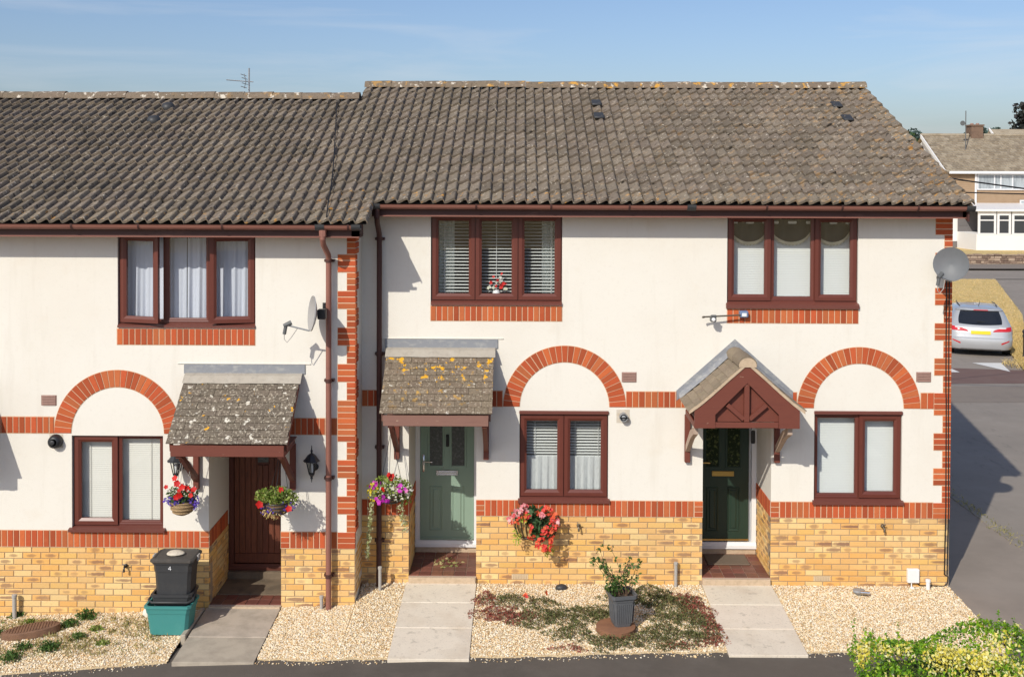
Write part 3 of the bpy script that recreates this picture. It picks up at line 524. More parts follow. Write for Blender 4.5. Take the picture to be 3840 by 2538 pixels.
def window(k, x0, x1, z0, z1, lights, sill, Yo=.035, top=None, label=None):
    """lights: (xa, xb, kind) with kind 'c' casement, 'f' fixed, or ('o', hinge, degrees)"""
    Y0, dz, _, _ = SPEC[k]; h = H[k]; Y = Y0 + Yo; z0 += dz; z1 += dz; sh = sill[1]; zb = z0 + sh
    zt = z1 - (top or 0)
    fr = MB(); fw = .042
    fr.box(x0 + .002, x0 + fw, Y, Y + .07, zb, zt).box(x1 - fw, x1 - .002, Y, Y + .07, zb, zt).box(x0 + fw, x1 - fw, Y, Y + .07, zt - fw, zt - .001).box(x0 + fw, x1 - fw, Y, Y + .07, zb, zb + fw)
    for i in range(len(lights) - 1):
        c = (lights[i][1] + lights[i + 1][0]) / 2; fr.box(c - .022, c + .022, Y + .001, Y + .069, zb + fw, zt - fw)
    W = fr.build('window', M['upvc'], h)
    if label: W['label'] = label
    s = MB(); ex, pr = sill[2], sill[3]
    s.prismx([(Y + .06, zb - .001), (Y + .06, z0), (Y0 - pr, z0), (Y0 - pr, z0 + sh * .55), (Y - .004, zb - .001)], x0 - ex, x1 + ex); s.build('sill', M['upvcsill'], W)
    if top: MB().box(x0 - .004, x1 + .004, Y0 - .03, Y + .05, zt + .001, z1 - .001, 0, .006).build('head_strip', M['upvcsill'], W)
    for (xa, xb, kd) in lights:
        za, zc = zb + .012, zt - .012
        m = MB(); g = MB(); op = isinstance(kd, tuple)
        if kd == 'f':
            gx0, gx1, gz0, gz1 = xa + .038, xb - .038, za + .05, zc - .04
            rings = [[(X0, y, Z0), (X1, y, Z0), (X1, y, Z1), (X0, y, Z1)] for X0, X1, Z0, Z1, y in ((xa + .004, xb - .004, za + .006, zc - .004, Y + .02), (xa + .004, xb - .004, za + .006, zc - .004, Y - .004), (gx0, gx1, gz0, gz1, Y + .008), (gx0, gx1, gz0, gz1, Y + .04))]
        else:
            i = .078; gx0, gx1, gz0, gz1 = xa + i, xb - i, za + i, zc - i
            rr = ((0, .02), (0, -.022), (.045, -.022), (.052, -.018), (i, -.004), (i, .03))
            rings = [[(xa + q, Y + y, za + q), (xb - q, Y + y, za + q), (xb - q, Y + y, zc - q), (xa + q, Y + y, zc - q)] for q, y in rr]
        m.loft(rings, True); g.quad((gx0 - .005, Y + .009, gz0 - .005), (gx1 + .005, Y + .009, gz0 - .005), (gx1 + .005, Y + .009, gz1 + .005), (gx0 - .005, Y + .009, gz1 + .005))
        if op:
            hx = xa if kd[1] == 'l' else xb; ang = R(kd[2]) * (-1 if kd[1] == 'l' else 1)
            mt = Matrix.Translation((hx, Y, 0)) @ Matrix.Rotation(ang, 4, 'Z') @ Matrix.Translation((-hx, -Y, 0)); m.xf(mt); g.xf(mt)
        m.build('casement' if kd != 'f' else 'glazing_bead', M['upvc'], W); g.build('pane', M['glass'], W)
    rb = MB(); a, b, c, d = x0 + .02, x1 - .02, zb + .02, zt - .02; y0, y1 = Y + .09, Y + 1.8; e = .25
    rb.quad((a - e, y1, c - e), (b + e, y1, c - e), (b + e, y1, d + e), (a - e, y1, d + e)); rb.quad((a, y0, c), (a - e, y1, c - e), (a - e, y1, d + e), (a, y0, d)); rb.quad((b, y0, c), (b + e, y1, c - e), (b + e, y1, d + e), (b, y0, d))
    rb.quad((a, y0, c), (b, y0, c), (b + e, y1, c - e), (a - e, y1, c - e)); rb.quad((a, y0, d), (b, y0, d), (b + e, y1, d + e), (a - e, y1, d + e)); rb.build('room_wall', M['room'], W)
    return W
WL = (.004, .062, .012, .05)  # sill: kind, height, extension, projection
UPM, UPL = (-1.148, .535, 3.575, 4.742), (-4.96, -3.26, 3.585, 4.742); UPR = (2.645, 4.315, 3.55, 4.742)
LOM, LOL, LOR = (-.003, 1.137, 1.04, 2.222), (-5.535, -4.404, 1.062, 2.245), (3.775, 4.897, 1.04, 2.238)
OPM, OPL, OPR = (-1.425, -.556, -.5, 2.12), (-3.838, -2.946, -.5, 2.12), (2.351, 3.227, -.5, 2.12)
facade('N', []); facade('L', [UPL, LOL, OPL]); facade('M', [UPM, LOM, OPM]); facade('R', [UPR, LOR, OPR])
bricks('L', [(-8.51, -3.838), (-2.946, -2.035)], [(-3.838, -.53, .32, R(90)), (-2.03, -.55, 0, R(90))])
bricks('M', [(-2.035, -1.425), (-.556, 2.351)], [(-1.425, .05, .85, R(90))]); bricks('R', [(3.227, 5.51)], [(3.227, .05, .85, R(-90))])
for k, segs in (('N', [(-8.5, -5.815, 0, 0)]), ('L', [(-5.81, -3.838, 0, 1), (-2.946, -2.25, 1, 0)]), ('M', [(-2.03, -1.425, 0, 0), (-.556, 1.768, 1, 0)]), ('R', [(1.772, 2.351, 0, 1), (3.227, 5.30, 1, 0)])):
    for a, b, e0, e1 in segs: soldiers(k, a, b, .862, 1.066, (e0, e1))
for k, segs in (('N', [(-8.5, -5.815, 0, 0)]), ('L', [(-5.81, -5.75, 0, 0), (-4.18, -2.25, 0, 0)]), ('M', [(-2.03, -.222, 0, 0), (1.362, 1.768, 0, 0)]), ('R', [(1.772, 3.55, 0, 0), (5.13, 5.30, 0, 0)])):
    for a, b, e0, e1 in segs: soldiers(k, a, b, 2.272, 2.474, (e0, e1))
soldiers('L', -4.97, -3.262, 3.372, 3.568); soldiers('M', -1.15, .538, 3.372, 3.562); soldiers('R', 2.648, 4.325, 3.36, 3.54)
arch('L', -4.965); arch('M', .573); arch('R', 4.34)
quoins('L', -2.028, -1, (-2.016, R(90)), 1); quoins('R', 5.517, -1)
# jamb soldiers of the porch recesses
for k, xj, rot in (('L', -3.838, 90), ('M', -1.425, 90), ('R', 3.227, -90)):
    Y0, dz, _, _ = SPEC[k]
    for i in range(11): put_brick('soldier_brick', xj + (.008 if rot > 0 else -.008), Y0 + .03 + .075 * i + .0375, .964 + dz, .065, .2, M['red'], H[k], R(rot))
W_UL = window('L', *UPL, [(-4.935, -4.405, ('o', 'l', 15)), (-4.375, -3.845, 'f'), (-3.815, -3.285, ('o', 'r', 11))], (0, .05, -.002, .03), .045)
W_LL = window('L', *LOL, [(-5.515, -4.98, 'c'), (-4.97, -4.425, 'f')], (0, .055, .03, .06), .05)
W_UM = window('M', *UPM, [(-1.13, -.585, 'c'), (-.575, -.035, 'c'), (-.025, .517, 'c')], (0, .055, -.002, .035), .03)
W_LM = window('M', *LOM, [(.012, .562, 'c'), (.572, 1.122, 'c')], (0, .065, .018, .05), .03, .045)
W_UR = window('R', *UPR, [(2.66, 3.205, 'c'), (3.215, 3.76, 'f'), (3.77, 4.30, 'c')], (0, .085, .012, .045), .03)
W_LR = window('R', *LOR, [(3.79, 4.345, 'f'), (4.355, 4.882, 'c')], (0, .065, .02, .05), .03, .045)
# vents and air bricks
def louvre(k, x, z, wd=.19, hh=.127):
    Y0, dz, _, _ = SPEC[k]; m = MB(); m.box(x - wd / 2, x + wd / 2, Y0 - .010, Y0 + .02, z - hh / 2 + dz, z + hh / 2 + dz)
    n = 6
    for i in range(n): 
        zz = z - hh / 2 + dz + hh * (i + .25) / n; m.prismx([(Y0 - .022, zz), (Y0 - .010, zz + .014), (Y0 - .010, zz + .003)], x - wd / 2 + .012, x + wd / 2 - .012)
    m.build('wall_vent', M['terra'], H[k])
M['terra'] = Mat('terracotta_vent', (.33, .20, .16), .8, [(30, (.22, .13, .10), .5, .75, .6)])
louvre('L', -5.82 + .005, 2.68); louvre('M', 1.40, 2.66); louvre('R', 5.165, 2.68)
def airbrick(k, x, z):
    Y0, dz, _, _ = SPEC[k]; m = MB(); m.box(x - .1075, x + .1075, Y0 - .004, Y0 + .03, z - .0325 + dz, z + .0325 + dz, 0, .003)
    for i in range(9):
        for j in range(3): m.box(x - .088 + i * .0205, x - .076 + i * .0205, Y0 - .0048, Y0 - .002, z - .022 + j * .017 + dz, z - .012 + j * .017 + dz, 1)
    m.build('air_brick', [M['airb'], M['mortar']], H[k])
M['airb'] = Mat('pale_air_brick', (.62, .48, .30), .9); airbrick('M', .01, .0725); airbrick('R', 3.89, .0725)
# roofs
def roof(k, cols, xl, xr, eave_extra=()):
    Y0, dz, _, _ = SPEC[k]; ye, ze = Y0 - .42, 4.885 + dz; h = H[k]
    for r in range(NROW):
        for i, x in enumerate(cols):
            if k == 'M' and r < 0: continue
            last = (k == 'R' and i == len(cols) - 1)
            lay_tile(h, x, r * GA, ye, ze, M['eavetile'] if (r == 0 or last) else M['tile'])
    for (r, x, wd) in eave_extra: lay_tile(h, x, r * GA, ye, ze, M['eavetile'], wd)
    L_ = NROW * GA; m = MB(); n = -.012
    a, b = roof_pt(ye, ze, .03, 0, n), roof_pt(ye, ze, L_ + .02, 0, n)
    m.quad((xl, a[1], a[2]), (xr, a[1], a[2]), (xr, b[1], b[2]), (xl, b[1], b[2])); yb = 2 * b[1] - a[1]
    m.quad((xl, b[1], b[2]), (xr, b[1], b[2]), (xr, yb, a[2]), (xl, yb, a[2])); m.build('roof', M['felt'], h)
    yr, zr = b[1], b[2]; x = xl; me = cached(('ridge',), ridge_mesh); nrd = max(1, round((xr - xl) / .4525)); strd = (xr - xl) / nrd
    for _i in range(nrd):
        link('ridge_tile', me, h, (x, yr, zr + .048 + random.uniform(-.006, .006)), (random.uniform(-.02, .02), random.uniform(-.012, .012), 0)).scale.x = strd / .4525; x += strd
def ridge_mesh():
    m = MB(); rs = []
    for x in (0, .45): rs.append([(x, .125 * math.sin(a), .125 * math.cos(a) * .82 - .02 + (.006 if x else 0)) for a in [R(q) for q in (-95, -70, -45, -20, 0, 20, 45, 70, 95)]])
    m.loft(rs, closed=False); rs2 = [[(x, y * .86, z - .016) for x, y, z in r] for r in rs]
    m.loft([rs[0], rs2[0]], False).loft([rs2[1], rs[1]], False); return m.mesh('ridge_tile', M['ridge'], 60)
M['felt'] = Mat('dark_roof_felt', (.05, .045, .04), .95)
XC = -2.55
roof('L', [XC - TW * i for i in range(11, 0, -1)], XC - TW * 11, XC, [(r, XC + TW * i, TW) for r in (0, 1) for i in (0, 1)] + [(r, XC + TW * 2, .146) for r in (0, 1)])
roof('N', [XC - TW * i for i in range(21, 11, -1)], XC - TW * 21, XC - TW * 11)
roof('M', [XC + TW * i for i in range(15)], XC, XC + TW * 15); roof('R', [XC + TW * i for i in range(15, 28)], XC + TW * 15, XC + TW * 28 - .003)
XV = XC + TW * 28
m = MB(); ye, ze = -1.0, 4.885 - .232; a, b = roof_pt(ye, ze, .03, 0, -.012), roof_pt(ye, ze, GA * 2 + .05, 0, -.014); m.quad((XC, a[1], a[2]), (-1.84, a[1], a[2]), (-1.84, b[1], b[2]), (XC, b[1], b[2])); m.build('roof', M['felt'], H['L'])
# verge mortar and barge board at the gable end
m = MB(); a, b = roof_pt(-.42, 4.885, .02, 0, -.05), roof_pt(-.42, 4.885, GA * NROW, 0, -.05)
m.add([(x, q[1], q[2] + d) for x in (XV - .05, XV - .012) for q in (a, b) for d in (0, .05)], [(0, 1, 3, 2), (4, 6, 7, 5), (0, 4, 5, 1), (2, 3, 7, 6), (1, 5, 7, 3), (0, 2, 6, 4)]); m.build('verge_mortar', M['cement'], H['R'])
m = MB(); m.add([(x, q[1], q[2] + d) for x in (XV - .075, XV - .052) for q in (a, b) for d in (-.16, .03)], [(0, 1, 3, 2), (4, 6, 7, 5), (0, 4, 5, 1), (2, 3, 7, 6), (1, 5, 7, 3), (0, 2, 6, 4)]); m.build('barge_board', M['fascia'], H['R'])
# roof vents
def roof_vent(k, x, y, dome):
    s = (y + .42) / CT; p = roof_pt(-.42, 4.9, s, x, .03); m = MB()
    if dome: m.lathe([(.10, 0), (.10, .03), (.075, .07), (.03, .085)], (0, 0, 0), 14)
    else: m.box(-.075, .075, -.11, .11, 0, .035, 0, .012)
    m.xf(Matrix.Translation(p) @ Matrix.Rotation(TH, 4, 'X')); m.build('roof_vent', M['blackpl'], H[k], 40)
for k, x, y, d in (('L', -5.44, 2.857, 1), ('L', -5.467, 2.28, 1), ('M', 1.175, 3.11, 0), ('M', 1.175, 2.539, 0), ('R', 4.901, 3.065, 0), ('R', 4.896, 2.48, 0)): roof_vent(k, x, y, d)
# eaves: soffit, fascia, gutter, downpipes
def eaves(k, xl, xr, joints, brackets):
    Y0, dz, _, _ = SPEC[k]; h = H[k]
    MB().box(xl, xr, Y0 - .335, Y0 - .318, 4.735 + dz, 4.895 + dz).build('fascia', M['fascia'], h)
    MB().box(xl, xr, Y0 - .318, Y0 - .001, 4.745 + dz, 4.755 + dz).box(xl, xr, Y0 - .345, Y0 - .30, 4.722 + dz, 4.7345 + dz).build('soffit', M['gutter'], h)
    g = MB(); cyy, cz, r = Y0 - .398, 4.872 + dz, .058
    prof = [(cyy + r * math.cos(a), cz + r * math.sin(a)) for a in [math.pi + math.pi * i / 10 for i in range(11)]]
    inn = [(cyy + (r - .005) * math.cos(a), cz + (r - .005) * math.sin(a)) for a in [math.pi + math.pi * i / 10 for i in range(11)]]
    rim = [(cyy - r - .004, cz + .004)]
    pts = rim + prof + inn[::-1]
    g.loft([[(x, y, z) for y, z in pts] for x in (xl, xr)], True); g.build('gutter', M['gutter'], h, 40)
    for x in joints + brackets:
        j = MB(); rr = r + .006; w_ = .055 if x in joints else .012
        o = [(cyy + rr * math.cos(a), cz + rr * math.sin(a)) for a in [math.pi + math.pi * i / 10 for i in range(11)]]; o = [(cyy - rr, cz + .012)] + o
        j.loft([[(x + s, y, z) for y, z in o + [(y, z) for y, z in prof[::-1]]] for s in (-w_, w_)], True); j.build('gutter_bracket', M['blackpl'] if x in joints else M['fascia'], h)
eaves('N', -8.62, -5.80, [], [-6.6]); eaves('L', -5.799, -1.93, [-1.96, -2.39], [-4.55, -3.55, -5.35, -2.05])
eaves('M', -1.86, 1.769, [-1.80], [-.55, .38, 1.35]); eaves('R', 1.771, 5.58, [2.12, 5.57], [3.05, 3.98, 4.92])
MB().box(5.51, 5.575, -.335, -.004, 4.722, 4.895).build('box_end', M['fascia'], H['R']); MB().box(-2.026, -1.93, -.915, -.6, 4.49, 4.655).build('box_end', M['fascia'], H['L'])
def downpipe(k, x, ztop, zbot, mat, jx=0):
    Y0, dz, _, _ = SPEC[k]; h = H[k]; yw = Y0 - .105; m = MB()
    m.tube([(x, Y0 - .398, 4.83 + dz), (x, Y0 - .398, 4.70 + dz)], .036, 12); m.tube([(x, Y0 - .398, 4.71 + dz), (x, Y0 - .36, 4.64 + dz), (x + jx, yw - .03, 4.50 + dz), (x + jx, yw, 4.42 + dz)], .034, 12)
    m.tube([(x + jx, yw, 4.43 + dz), (x + jx, yw, zbot)], .034, 14)
    p = m.build('downpipe', mat, h, 50)
    for z in (4.42, 2.95, 1.75, .55):
        b = MB(); b.tube([(x + jx, yw, z + dz - .015), (x + jx, yw, z + dz + .03)], .041, 12); b.box(x + jx - .06, x + jx + .06, yw + .03, Y0 - .006, z + dz - .012, z + dz + .02); b.build('pipe_bracket', M['fascia'], p, 50)
downpipe('L', -2.36, 0, -.16, M['gutter'], .02); downpipe('M', -1.79, 0, -.08, M['fascia'], -.005)
MB().box(-2.40, -2.32, -1.01, -.93, 4.50, 4.62, 0, .01).build('hopper', M['gutter'], H['L'])
# ------------------------------------------------------------------ porches
PF = {'L': -.075, 'M': .085, 'R': .085}; DP = {'L': .95, 'M': .88, 'R': .88}
def porch(k, x0, x1, rows, frame_mat):
    Y0, dz, _, _ = SPEC[k]; h = H[k]; zf = PF[k]; D = DP[k]; yb = Y0 + D; zt = 2.12 + dz; zm = .86 + dz
    b = MB()
    for x in (x0, x1):
        xx = x - .0005 if x == x0 else x + .0005
        b.quad((xx, Y0 + .05, zm), (xx, yb, zm), (xx, yb, zt), (xx, Y0 + .05, zt))
    b.quad((x0, Y0 + .05, zt - .001), (x1, Y0 + .05, zt - .001), (x1, yb, zt - .001), (x0, yb, zt - .001)); b.build('porch_wall', M['render'], h)
    b = MB()
    for x in (x0, x1):
        xx = x - .002 if x == x0 else x + .002
        if (k == 'R' and x == x1) or (k != 'R' and x == x0): xx += -.006 if x == x0 else .006
        b.quad((xx, Y0 + .05, -.5), (xx, yb, -.5), (xx, yb, zm), (xx, Y0 + .05, zm))
    b.build('porch_plinth', M['mortar'], h)
    fl = MB().box(x0 - .002, x1 + .002, Y0 - .02, yb, -.5, zf - .009).build('porch_floor', M['grout'], h)
    p = .1495; n = int((x1 - x0) / p) + 1; off = ((x1 - x0) - n * p) / 2
    me = cached(('quarry', k), lambda: MB().box(-.0715, .0715, -.0715, .0715, -.012, 0, 0, .003).mesh('floor_tile', M['quarry']))
    for r in range(rows):
        for i in range(n):
            xa, xb = max(x0 + off + i * p, x0), min(x0 + off + (i + 1) * p, x1)
            if xb - xa < .04: continue
            q = link('floor_tile', me, fl, ((xa + xb) / 2, Y0 + .005 + (r + .5) * p, zf + random.uniform(-.001, .001))); q.scale.x = (xb - xa - .006) / .1435
    return yb
ybM = porch('M', -1.425, -.556, 6, None); ybR = porch('R', 2.351, 3.227, 6, None); ybL = porch('L', -3.838, -2.946, 2, None)
# step up in front of doors, step edge in front of porch
for k, x0, x1, yb, zt in (('M', -1.425, -.556, ybM, .165), ('R', 2.351, 3.227, ybR, .165)):
    MB().box(x0 + .003, x1 - .003, yb - .03, yb + .1, PF[k] - .1, zt, 0, .004).build('door_step', M['quarry2'] if k == 'M' else M['timberpale'], H[k]) if False else MB().box(x0 + .003, x1 - .003, yb - .03, yb + .1, PF[k] - .1, zt, 0, .004).build('door_step', M['cement'], H[k])
    MB().box(x0 + .004, x1 - .004, -.055, -.021, -.3, PF[k] - .012, 0, .006).build('step_edge', M['cement'], H[k])
Y0 = -.58
MB().box(-3.834, -2.95, Y0 + .31, ybL - .12, -.4, PF['L'] + .004, 0, .004).build('porch_slab', M['slabbrown'], H['L'])
MB().box(-3.834, -2.95, ybL - .119, ybL + .05, -.4, .015, 0, .006).build('door_step', M['slabbrown'], H['L'])
MB().box(-3.834, -2.95, Y0 - .055, Y0 - .021, -.4, PF['L'] - .012, 0, .006).build('step_edge', M['cement'], H['L'])
# doors
def door_frame(k, x0, x1, zb, zt, yb, mat, cill=.085):
    m = MB(); f = .065
    m.box(x0 + .002, x0 + f, yb - .03, yb + .05, zb + cill, zt).box(x1 - f, x1 - .002, yb - .03, yb + .05, zb + cill, zt).box(x0 + f, x1 - f, yb - .03, yb + .05, zt - f, zt - .002)
    m.prismx([(yb - .06, zb), (yb + .05, zb), (yb + .05, zb + cill - .001), (yb - .03, zb + cill - .001), (yb - .06, zb + cill * .5)], x0 + .002, x1 - .002)
    m.box(x0 - .05, x1 + .05, yb + .051, yb + .1, zb - .2, zt); return m.build('door_frame', mat, H[k])
def panel_door(k, x0, x1, zb, zt, yb, mat, gm, metal, lb, lever):
    y = yb - .012; d = MB(); d.box(x0, x1, y, yb + .04, zb, zt, 0, .004); D = d.build('front_door', mat, H[k]); D['label'] = lb
    wd = x1 - x0; c = (x0 + x1) / 2; pw = wd * .235
    for s in (-1, 1):
        pc = c + s * wd * .205 - (0.0 if s < 0 else 0)
        a, b = pc - pw / 2, pc + pw / 2
        za, zc = zb + .13, zb + .74
        rings = [[(a + i, yy, za + i), (b - i, yy, za + i), (b - i, yy, zc - i), (a + i, yy, zc - i)] for i, yy in ((0, y - .001), (.012, y - .010), (.022, y - .002), (.04, y - .002), (.055, y - .012))]
        m = MB(); m.loft(rings); m.f.append(tuple(range(len(m.v) - 4, len(m.v)))); m.mi.append(0); m.build('door_panel', mat, D)
        za, zc = zb + 1.02, zb + 1.86
        m = MB()
        rings = [[(a + i, yy, za + i), (b - i, yy, za + i), (b - i, yy, zc - i), (a + i, yy, zc - i)] for i, yy in ((-.03, y - .001), (-.026, y - .012), (-.008, y - .012), (0, y - .003))]
        m.loft(rings); m.build('glazing_bead', mat, D)
        MB().box(a, b, y - .0025, y - .001, za, zc).build('pane', gm, D)
    m = MB(); m.box(c - .15, c + .15, y - .016, y - .001, zb + .885, zb + .955, 0, .004); m.box(c - .12, c + .12, y - .02, y - .0165, zb + .90, zb + .94, 0, .003); m.build('letter_plate', metal, D)
    m = MB(); m.box(x0 + .03, x0 + .06, y - .01, y - .001, zb + .93, zb + 1.17, 0, .003); m.tube([(x0 + .045, y - .012, zb + 1.08), (x0 + .045, y - .05, zb + 1.08), (x0 + .17, y - .05, zb + 1.075)], .009, 8); m.build('handle', metal, D, 50)
    m = MB(); m.box(x0 - .0, x1 + .0, y - .02, y - .001, zb + .004, zb + .03, 0, .004); m.build('weather_bar', metal if k == 'R' else mat, D)
    return D
door_frame('M', -1.425, -.556, .165, 2.11, ybM, M['white'])
Dm = panel_door('M', -1.358, -.623, .252, 2.045, ybM, M['sage'], M['glassd'], M['chrome'], 'sage green front door with two dark leaded glass panes', 1)
m = MB(); m.box(-1.005, -.965, ybM - .03, ybM - .013, 1.53, 1.70, 0, .006); m.tube([(-.985, ybM - .03, 1.68), (-.985, ybM - .05, 1.66), (-.985, ybM - .05, 1.56), (-.985, ybM - .03, 1.545)], .008, 8); m.build('knocker', M['black'], Dm, 50)
door_frame('R', 2.351, 3.227, .165, 2.11, ybR, M['white'])
Dr = panel_door('R', 2.418, 3.125, .262, 2.045, ybR, M['dgreen'], M['glassg'], M['brass'], 'dark green front door with two textured glass panes and brass letter plate', 1)
MB().box(3.145, 3.20, ybR - .055, ybR - .031, 1.60, 1.78, 0, .01).build('doorbell', M['blackpl'], H['R'])
# brown boarded door
door_frame('L', -3.838, -2.946, .02, 1.88, ybL, M['mahogf'], .075)
m = MB().box(-3.772, -3.012, ybL - .004, ybL + .04, .10, 1.81); Dl = m.build('front_door', M['mahogf'], H['L']); Dl['label'] = 'dark mahogany boarded front door with small square window'
for i in range(8):
    xa = -3.70 + i * .0775; z1 = 1.76
    if 3 <= i <= 4: z1 = 1.40
    MB().box(xa, xa + .0715, ybL - .016, ybL - .005, .235, z1, 0, .004).build('plank', M['mahog'], Dl)
MB().box(-3.768, -3.016, ybL - .018, ybL - .005, .105, .23, 0, .004).build('kick_rail', M['mahog'], Dl)
for xa in (-3.768, -3.075): MB().box(xa, xa + .06, ybL - .018, ybL - .005, .235, 1.80, 0, .004).build('stile', M['mahog'], Dl)
m = MB(); m.box(-3.475, -3.295, ybL - .022, ybL - .005, 1.42, 1.60, 0, .004); m.build('window_frame', M['mahogf'], Dl); MB().box(-3.455, -3.315, ybL - .024, ybL - .0225, 1.44, 1.58).build('pane', M['glassd'], Dl)
m = MB(); m.lathe([(.055, 0), (.055, .012), (.035, .014), (.03, .002)], (-3.385, ybL - .03, 1.66), 16, 0, 'y'); m.build('knocker', M['black'], Dl, 40)
MB().box(-3.50, -3.24, ybL - .028, ybL - .019, .93, 1.0, 0, .004).build('letter_plate', M['brass'], Dl)
m = MB(); m.box(-3.80, -3.72, ybL - .075, ybL - .031, 1.55, 1.84, 0, .01); m.build('intercom', M['black'], H['L'])
# ------------------------------------------------------------------ porch canopies
def bracket(C, x, Y0, ztop, zbot, reach, mat, pale):
    m = MB(); m.box(x - .035, x + .035, Y0 - .075, Y0 - .016, zbot, ztop, 0, .006); p = m.build('bracket', mat, C)
    cv = pale is not mat; m = MB(); m.prismx([(Y0 - .076, zbot + .14), (Y0 - .076, zbot + .23), (Y0 - reach * .55, ztop - .11), (Y0 - reach * .92, ztop - .001), (Y0 - reach * .92 - .0, ztop - .09), (Y0 - reach * .60, ztop - .20)] if cv else [(Y0 - .076, zbot + .10), (Y0 - .076, zbot + .19), (Y0 - reach * .80, ztop - .001), (Y0 - reach * .93, ztop - .001)], x - .028, x + .028); m.build('strut', pale, C)
    m = MB(); m.box(x - .032, x + .032, Y0 - reach, Y0 - .0765, ztop, ztop + .075, 0, .005); m.build('arm', mat, C)
CA = R(40.5)
def lean_canopy(k, xa, xb, shm, facm, label, tiles=True):
    Y0, dz, _, _ = SPEC[k]; h = H[k]
    C = link('porch_canopy', None, h, ((xa + xb) / 2, Y0, 2.3 + dz)); C['label'] = label
    ca, sa = math.cos(CA), math.sin(CA); ye, ze = Y0 - .80, 2.352 + dz; gauge = .0985; Lr = .80 / ca
    P = lambda s, n: (ye + s * ca - n * sa, ze + s * sa + n * ca)
    m = MB(); a, b, c, d = P(.03, -.004), P(Lr - .01, -.004), P(Lr - .01, -.03), P(.03, -.03); m.prismx([a, b, c, d], xa + .01, xb - .01); m.build('roof_board', M['timbergrey'], C)
    if tiles:
        wd = .165; nr = 10
        me = cached(('shingle', shm.name), lambda: MB().add([(-.0805, 0, .011), (.0805, 0, .011), (.0805, .115, -.001), (-.0805, .115, -.001), (-.0805, .001, -.002), (.0805, .001, -.002), (-.0805, .115, -.012), (.0805, .115, -.012)], [(0, 1, 2, 3), (4, 5, 1, 0), (4, 0, 3, 6), (1, 5, 7, 2)]).mesh('canopy_tile', shm))
        for r in range(nr):
            x = xa - (wd / 2 if r % 2 else 0)
            while x < xb - .01:
                l, rr = max(x, xa), min(x + wd, xb)
                if rr - l > .02:
                    y, z = P(r * gauge - .01, random.uniform(.006, .011)); q = link('canopy_tile', me, C, ((l + rr) / 2, y, z), (CA + random.uniform(-.015, .03), random.uniform(-.012, .012), random.uniform(-.012, .012))); q.scale.x = (rr - l) / wd
                x += wd
    else:
        a, b = P(0, .012), P(Lr, .012); m = MB(); m.quad((xa, a[0], a[1]), (xb, a[0], a[1]), (xb, b[0], b[1]), (xa, b[0], b[1])); m.build('canopy_covering', shm, C)
    # flashing: upstand and apron
    a, b = P(Lr - .0, .03), P(Lr - .19, .026); y1, z1 = Y0 - .012, a[1]
    m = MB(); m.box(xa - .03, xb + .05, Y0 - .022, Y0 - .008, 3.02 + dz, 3.135 + dz, 0, .003); m.build('lead_flashing', M['lead'], C); MB().box(xa - .11, xb + .12, Y0 - .019, Y0 - .0062, 3.139 + dz, 3.151 + dz, 0, .003).build('render_bead', M['render'], C)
    m = MB(); n = 14; r1 = []; r2 = []; r3 = []
    for i in range(n + 1):
        x = xa - .01 + (xb - xa + .03) * i / n; r1.append((x, Y0 - .023, 3.03 + dz)); r2.append((x, P(Lr - .08, .03)[0], P(Lr - .08, .03 + random.uniform(0, .006))[1])); r3.append((x, b[0], b[1] + random.uniform(-.004, .002)))
    m.loft([r1, r2, r3], False); m.build('lead_apron', M['leadpale'], C)
    MB().box(xa + .045, xb - .045, ye + .012, ye + .037, ze - .155, ze - .022, 0, .004).build('fascia_board', facm, C)
    for s, x in ((1, xa + .02), (-1, xb - .04)):
        a, b = P(.04, -.031), P(Lr - .02, -.031); m = MB(); m.prismx([(a[0], a[1]), (b[0], b[1]), (Y0 - .024, b[1] - .16), (a[0] + .02, a[1] - .11)], x, x + .02); m.build('barge_board', M['timbergrey'] if facm is M['timbergrey'] else M['timber'], C)
    MB().box(xa + .05, xb - .05, ye + .038, Y0 - .02, ze - .11, ze - .10).build('soffit_board', M['timbergrey'], C)
    for x in (xa + .13, xb - .095): bracket(C, x, Y0, ze - .185, 1.60 + dz, .76, M['timber'], M['timber'])
    return C
lean_canopy('M', -1.705, -.335, M['shingle_orange'], M['timbergrey'], 'small tiled canopy with orange lichen and a weathered fascia')
lean_canopy('L', -4.11, -2.695, M['shingle'], M['timber'], 'small grey tiled canopy with white lichen and red-brown fascia')
lean_canopy('N', -8.0, -6.60, M['shingle'], M['timber'], 'small tiled canopy at the far left', False)
